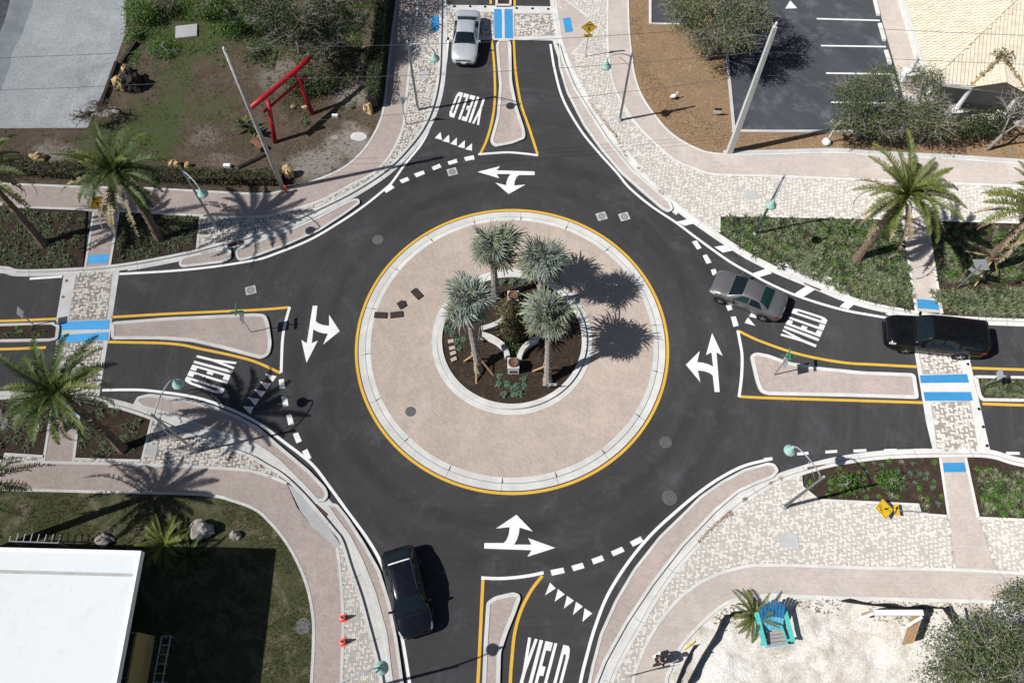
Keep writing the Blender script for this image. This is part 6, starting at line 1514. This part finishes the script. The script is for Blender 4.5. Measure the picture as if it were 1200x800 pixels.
# --- bits on the bark chips
t = empty('flood_light', P(967.6,168,.1), 0, 'white twin flood light on a round base beside the parking lot', 'garden light')
q = MB(); q.lathe([(.24,0),(.30,.12),(.24,.30),(.1,.38),(0,.40)], 16); q.build('base', M['whitepl'], t, True)
q = MB(); q.tube([(0,0,.3),(.12,.1,1.5)], .05, 8); q.lathe([(0,1.4),(.15,1.45),(.18,1.56),(.1,1.66),(0,1.68)], 12, 0, Matrix.Translation((.12,.1,0))); q.build('post', M['whitepl'], t, True)
for sx in (-1,1): q = MB(); q.tube([(.12,.1,1.55),(.12+sx*.22,.22,1.72),(.12+sx*.30,.38,1.78)], [.03,.09,.12], 10); q.build('lamp_head', M['whitepl'], t, True)
t = empty('bird_ornament', P(789,116,.1), 0, 'small white bird-shaped ornament on the bark chips', 'garden ornament')
q = MB(); q.tube([(-.26,-.02,.20),(-.12,0,.24),(.04,0,.26),(.16,.02,.30)], [.03,.13,.15,.07], 10); q.tube([(.10,.01,.30),(.14,.03,.50),(.20,.05,.58)], [.06,.04,.045], 8); q.tube([(.2,.05,.58),(.29,.07,.56)], [.02,.006], 5); q.build('body', M['whitepl'], t, True)
for s in (-1,1): q = MB(); q.tube([(0,.04*s,0),(0,.04*s,.18)], .012, 4); q.build('leg', M['timber'], t)
t = empty('yard_sign', P(839,136,.1), R(-5), 'little dark yard sign with a white panel on the bark chips', 'sign')
q = MB(); q.box((0,0,.42), (.48,.03,.34)); q.build('panel', M['whitepl'], t); q = MB(); q.box((0,0,.66), (.48,.06,.14)); q.build('header', M['matblack'], t)
for x in (-.2,.2): q = MB(); q.tube([(x,.03,0),(x,.03,.5)], .012, 4); q.build('stake', M['metal'], t)

# --- silt fences, board, chair, person on the white sand
def silt(line_, h, label, sag=.0):
    pts = PP(sm(line_, 5), .1); o = empty('silt_fence', pts[0], 0, label, 'silt fence', 'black silt fences'); q = MB(); V = []; n = len(pts)
    for k, p in enumerate(pts):
        v = p - pts[0]; lean = Vector((.04*math.sin(k*1.7), .06*math.sin(k*.9), 0)); hh = h*(1 - sag*math.sin(PI*(k % 5)/5))
        V += [tuple(v), tuple(v + lean*.5 + Vector((0,0,hh*.5))), tuple(v + lean + Vector((0,0,hh))), tuple(v + lean + Vector((.02,.03,hh)))]
    q.add(V, [(4*k+j, 4*k+4+j, 4*k+5+j, 4*k+1+j) for k in range(n-1) for j in range(3)]); q.build('fabric', M['fence_black'], o)
    for k in range(0, n, 5): 
        s = MB(); v = pts[k]-pts[0]; s.box(v + Vector((.03,.03,h*.55)), (.04,.04,h*1.15)); s.build('stake', M['darkwood'], o)
silt([(866,719),(848,722),(838,742),(822,768),(806,798),(798,815)], .62, 'black silt fence curving along the edge of the white sand'); silt([(812,757),(802,775),(792,800),(788,812)], .35, 'low second silt fence by the person')
silt([(985,704.5),(1010,708),(1040,711),(1070,712),(1104,713)], .55, 'black silt fence sagging along the lower sidewalk', .25); silt([(1104,713),(1112,724),(1118,736)], .55, 'short end of black silt fence by the corner tree')
q = MB(); A, B = P(801,761,.1), P(814,751,.1); q.tube([(0,0,.05), (B-A)*.5+Vector((0,0,.09)), (B-A)+Vector((0,0,.05))], .035, 6); o = q.build('yellow_hose', M['signyellow']); o.location = A; tag(o, 'short yellow sleeve lying by the silt fence', 'sleeve')
t = empty('site_board', P(1040,735,.1), 0, 'white topped board sign in two panels set at an angle on the sand', 'site sign'); og = P(1040,735,.1)
A, B, D = P(1024,717.5,1.5)-og, P(1081,717.5,1.5)-og, P(1062,727,1.5)-og
def panel(nm, a, b, z0, z1, th, mat):
    d = b-a; q = MB(); q.box(Vector(((a.x+b.x)/2, (a.y+b.y)/2, (z0+z1)/2)), (d.length, th, z1-z0), math.atan2(d.y, d.x)); return q.build(nm, M[mat], t)
panel('panel', A, B, .25, 1.38, .06, 'timber'); panel('cap', A, B, 1.38, 1.50, .26, 'whitepl'); dd_ = Vector((B.x, B.y-.05, 0)); panel('panel', dd_, Vector((dd_.x-.75, dd_.y-1.3, 0)), .25, 1.40, .06, 'timber')
panel('cap', dd_+Vector((-.1,-.14,0)), dd_+Vector((-.9,-.55,0)), 1.401, 1.49, .14, 'whitepl'); panel('cap', A+Vector((-.05,-.02,0)), A+Vector((-.85,-.32,0)), 1.382, 1.47, .14, 'whitepl')
for v in (A, B): q = MB(); q.box(Vector((v.x, v.y+.08, .7)), (.1,.1,1.4)); q.build('post', M['timber'], t)
q = MB(); A, B = P(1137,741,.2), P(1126,714,.9); q.tube([(0,0,0), B-A], .06, 8); o = q.build('white_pipe', M['whitepl']); o.location = A; tag(o, 'white pipe leaning out of the corner tree', 'pipe')

M['chair_blue'] = plain('blue_painted_wood', (.03,.17,.36), .5, .4, var=.35, scale=3); M['chair_lt'] = plain('pale_blue_painted_wood', (.16,.52,.66), .5, .4, var=.3, scale=4); M['chair_teal'] = plain('teal_painted_wood', (.10,.52,.47), .5, .4, var=.2, scale=4); M['chair_gr'] = plain('weathered_seat_wood', (.36,.34,.32), .8, .2, var=.2)
ch = empty('garden_chair', P(903,741,.1), R(7), 'oversized teal garden chair with a blue slatted back on the white sand', 'chair')
# faces -y: back legs toward +y
for s in (-1,1):
    q = MB(); q.box((s*.62,-.46,.40), (.12,.10,.80)); q.build('leg', M['chair_teal'], ch)
    q = MB(); q.box((s*.70,.20,.84), (.22,1.55,.06), 0, 0, Matrix.Rotation(R(-3), 4, 'X')); q.build('arm', M['chair_teal'], ch)
    q = MB(); q.box((s*.52,.18,.30), (.06,1.55,.16), 0, 0, Matrix.Rotation(R(-19), 4, 'X')); q.build('rear_leg', M['chair_teal'], ch)
for k in range(4):
    q = MB(); y = -.55 + .17*k; q.box((0,y,.56-.055*k), (1.06,.15,.04), 0, 0, Matrix.Rotation(R(-17), 4, 'X')); q.build('seat_slat', M['chair_gr'], ch)
q = MB(); q.box((0,-.64,.50), (1.16,.05,.16)); q.build('front_rail', M['chair_lt'], ch)
TB = Matrix.Translation((0,.10,.34)) @ Matrix.Rotation(R(-47), 4, 'X')
for k in range(7):
    x = -.45+.15*k; hgt = 1.75 - .10*abs(k-3)**1.4*.6; mt = TB @ Matrix.Rotation(R((k-3)*1.5), 4, 'Y')
    q = MB(); q.box((0,0,0), (.138,.035,hgt*.45))
    for i in range(8): q.v[i] = tuple(mt @ (Vector(q.v[i]) + Vector((x, 0, hgt*.225))))
    b_ = q.build('back_slat', M['chair_lt'], ch)
    q = MB(); q.box((0,0,0), (.138,.035,hgt*.55))
    for i in range(8): q.v[i] = tuple(mt @ (Vector(q.v[i]) + Vector((x, 0, hgt*.726))))
    q.build('slat_top', M['chair_blue'], b_)
for zz in (.25, 1.15):
    q = MB(); q.box(TB @ Vector((0,.045,zz)), (1.02,.04,.1), 0, 0, Matrix.Rotation(R(-47), 4, 'X')); q.build('back_rail', M['chair_blue'], ch)

# --- the person with the white bag
M['skin'] = plain('skin', (.42,.24,.17), .55, .4, var=.08); M['cloth_navy'] = plain('navy_cloth', (.018,.022,.035), .9, .1, var=.2); M['cloth_dk'] = plain('charcoal_trousers', (.03,.03,.034), .9, .1, var=.2); M['hair'] = plain('dark_hair', (.025,.016,.012), .7, .3); M['shoe'] = plain('pale_shoes', (.5,.33,.30), .6, .3)
def skin_obj(name, verts, edges, radii, mat, parent, root=0, sub=1):
    me = bpy.data.meshes.new(name); me.from_pydata([tuple(v) for v in verts], edges, []); me.materials.append(mat); o = link(name, me, parent)
    mo = o.modifiers.new('skin', 'SKIN'); mo.use_smooth_shade = True; lay = me.skin_vertices[0].data if me.skin_vertices else None
    if lay is None: me.attributes.new('skin', 'SKIN', 'POINT') if False else None
    for i, r_ in enumerate(radii): me.skin_vertices[0].data[i].radius = (r_, r_) if not isinstance(r_, tuple) else r_
    me.skin_vertices[0].data[root].use_root = True
    ss = o.modifiers.new('sub', 'SUBSURF'); ss.levels = sub; ss.render_levels = sub; return o
def add_skin_layer(me): 
    bm = bmesh.new(); bm.from_mesh(me); bm.verts.layers.skin.verify(); bm.to_mesh(me); bm.free()
_old = skin_obj
def skin_obj(name, verts, edges, radii, mat, parent, root=0, sub=1):
    me = bpy.data.meshes.new(name); bm = bmesh.new(); lay = bm.verts.layers.skin.verify()
    bv = [bm.verts.new(v) for v in verts]
    for a, b in edges: bm.edges.new((bv[a], bv[b]))
    for v, r_ in zip(bv, radii): v[lay].radius = r_ if isinstance(r_, tuple) else (r_, r_)
    bv[root][lay].use_root = True; bm.to_mesh(me); bm.free(); me.materials.append(mat)
    o = link(name, me, parent); mo = o.modifiers.new('skin', 'SKIN'); mo.use_smooth_shade = True; mo.branch_smoothing = .4
    ss = o.modifiers.new('sub', 'SUBSURF'); ss.levels = sub; ss.render_levels = sub; return o
pr = empty('person', P(768.5,775,.13), R(115), 'person in dark clothes walking on the sidewalk with a white bag', 'person')   # walks along local +x... faces -y
# local frame: faces -y, stride along y
jv = [(0,0,.95),(0,-.01,1.15),(0,-.02,1.38),(0,-.03,1.50),(0,-.05,1.60),(0,-.055,1.70),
      (.09,0,.90),(.10,-.12,.50),(.10,-.06,.09),(.10,-.20,.045),
      (-.09,0,.90),(-.10,.06,.50),(-.10,.24,.12),(-.10,.12,.045),
      (.19,-.02,1.40),(.24,.05,1.13),(.25,-.06,.90),(.25,-.09,.83),
      (-.19,-.02,1.40),(-.25,-.06,1.13),(-.27,-.10,.90),(-.27,-.11,.83)]
je = [(0,1),(1,2),(2,3),(3,4),(4,5),(0,6),(6,7),(7,8),(8,9),(0,10),(10,11),(11,12),(12,13),(2,14),(14,15),(15,16),(16,17),(2,18),(18,19),(19,20),(20,21)]
jr = [.13,.125,.13,.055,.095,.085,.09,.06,.042,.035,.09,.06,.042,.035,.06,.045,.032,.038,.06,.045,.032,.038]
for hnd, hx in ((17,.25),(21,-.27)):      # five fingers each, short and bent round a handle
    hv = jv[hnd]
    for k in range(5):
        a = (k-1.5)*.022; b0 = len(jv)
        if k < 4: jv += [(hv[0]-.005, hv[1]+a-.005, hv[2]-.045-.004*(k % 2)), (hv[0]-.02*(1 if hx > 0 else -1), hv[1]+a, hv[2]-.085)]
        else: jv += [(hv[0]-.03*(1 if hx > 0 else -1), hv[1]-.035, hv[2]-.02), (hv[0]-.045*(1 if hx > 0 else -1), hv[1]-.045, hv[2]-.055)]
        je += [(hnd, b0), (b0, b0+1)]; jr += [.0095,.008]
skin_obj('body', jv, je, jr, M['skin'], pr)
skin_obj('jacket', [(0,0,.93),(0,-.01,1.15),(0,-.02,1.37),(0,-.03,1.46),(.19,-.02,1.40),(.24,.05,1.13),(.25,-.05,.92),(-.19,-.02,1.40),(-.25,-.06,1.13),(-.27,-.10,.92)], [(0,1),(1,2),(2,3),(2,4),(4,5),(5,6),(2,7),(7,8),(8,9)], [(.185,.14),(.175,.14),(.18,.145),.075,.085,.062,.05,.085,.062,.05], M['cloth_navy'], pr)
skin_obj('trousers', [(0,0,.94),(.09,0,.86),(.10,-.12,.50),(.10,-.06,.11),(-.09,0,.86),(-.10,.06,.50),(-.10,.23,.15)], [(0,1),(1,2),(2,3),(0,4),(4,5),(5,6)], [(.15,.13),.11,.08,.065,.11,.08,.065], M['cloth_dk'], pr)
for f_, r_ in ((((.10,-.03,.06),(.10,-.22,.05)), 0), (((-.10,.26,.10),(-.10,.12,.05)), 0)): skin_obj('shoe', list(f_), [(0,1)], [.058,.05], M['shoe'], pr)
q = MB(); q.lathe([(0,1.83),(.06,1.82),(.105,1.77),(.118,1.70),(.108,1.63)], 16, 0, Matrix.Translation((0,-.035,-.035))); q.build('hair', M['hair'], pr, True)
q = MB()
for x in (-.035,.035): q.lathe([(0,.012),(.011,.006),(.013,0)], 8, 0, Matrix.Translation((x,-.142,1.655)) @ Matrix.Rotation(PI/2, 4, 'X'))
q.build('eyes', M['inkblack'], pr, True)
q = MB(); q.tube([(0,-.14,1.66),(0,-.172,1.625),(0,-.145,1.615)], [.012,.02,.014], 6); q.box((0,-.143,1.575), (.045,.012,.012))
for x in (-.098,.098): q.box((x,-.05,1.64), (.018,.04,.06))
q.build('face', M['skin'], pr, True)
bg_ = empty('white_bag', P(773.5,763.5,.75), R(30), 'white carrier bag held by the person on the sidewalk', 'bag')
hw = pr.matrix_basis @ Vector((.25,-.09,.75)); bg_.location = (hw.x, hw.y, .42)
q = MB(); q.box((0,0,.17), (.36,.16,.34), 0, 0, None, 1.1); q.build('sack', M['whitepl'], bg_)
for y in (-.05,.05): q = MB(); q.tube([(-.08,y,.34),(-.05,y,.42),(.05,y,.42),(.08,y,.34)], .012, 5); q.build('handle', M['whitepl'], bg_)

# leaf litter and rust stains along the kerbs
rg = random.Random(31); q = MB()
for ln in ([(690,118),(700,132),(712,148),(722,160),(733,182)], [(748,197),(752,201)], [(774,224),(777,226)], [(820,634),(835,618),(848,607),(857,600)], [(903,566),(915,561)], [(872,586),(874,584)], [(306,546),(318,556)]):
    pts = PP(sm(ln, 5), .165)
    for p in pts:
        for k in range(26): leaves(q, p + Vector((rg.gauss(0,.07), rg.gauss(0,.07), -.003)), (.02,.02,.002), 1, .06, rg, up=12)
M['litter'] = leafmat('brown_litter', (.16,.075,.04), (.30,.15,.08), 0)
tag(q.build('kerb_litter', M['litter']), 'reddish brown leaf litter lying along the kerbs', 'leaf litter', None, 'stuff')
q = MB(); rg = random.Random(55)
for k in range(900):
    a, r = rg.uniform(0, 6.28), 3.95*math.sqrt(rg.random()); leaves(q, (r*math.cos(a), r*math.sin(a), .25+.2*(1-(r/4.05)**2)), (.02,.02,.005), 1, .07, rg, up=5)
for bed in (B_se1, B_se2, B_ne2, B_sw1, B_sw2, B_nw1, B_nw2):
    for x, y in scatter(bed, .26, 91, .1):
        if rg.random() < .6: leaves(q, (x+rg.gauss(0,.1), y+rg.gauss(0,.1), .116), (.03,.03,.002), 1, .06, rg, up=8)
tag(q.build('mulch_litter', M['leaf_ol']), 'dry leaves and bark bits strewn over the mulch', 'leaf litter', None, 'stuff')
# the sand lot's own heaps and ruts
q = MB(); g = [P(x, y, .1) for x, y in ((800,860),(1130,860),(1085,745),(935,712),(880,750))]; poly = [(p.x, p.y) for p in PP([(792,860),(803,806),(830,764),(850,733),(874,715),(980,712),(1052,728),(1060,752),(1100,770),(1130,860)], .1)]
xs = [p[0] for p in poly]; ys = [p[1] for p in poly]; nx = 90; ny = 60; ids = {}
for j in range(ny+1):
    for i in range(nx+1):
        x = min(xs) + (max(xs)-min(xs))*i/nx; y = min(ys) + (max(ys)-min(ys))*j/ny
        if not inside(np.array([x]), np.array([y]), poly)[0]: continue
        dmin = min((Vector((x, y)) - (Vector(poly[k]) + (Vector(poly[(k+1) % len(poly)])-Vector(poly[k]))*max(0, min(1, (Vector((x,y))-Vector(poly[k])).dot(Vector(poly[(k+1) % len(poly)])-Vector(poly[k]))/(Vector(poly[(k+1) % len(poly)])-Vector(poly[k])).length_squared)))).length for k in range(len(poly)))
        ids[(i,j)] = len(q.v); hgt = .30*max(0, mnoise.noise(Vector((x*.45, y*.45, 3)))+.35) + .10*mnoise.noise(Vector((x*1.6, y*1.6, 1))) + .05*mnoise.noise(Vector((x*4, y*4, 2)))
        q.v.append((x, y, .095 + min(1, dmin/1.0)*max(0, hgt)))
for (i, j), a in ids.items():
    if (i+1,j) in ids and (i,j+1) in ids and (i+1,j+1) in ids: q.f.append((a, ids[(i+1,j)], ids[(i+1,j+1)], ids[(i,j+1)])); q.m.append(0)
tag(q.build('sand_heap', M['sand'], None, True), kind='structure')
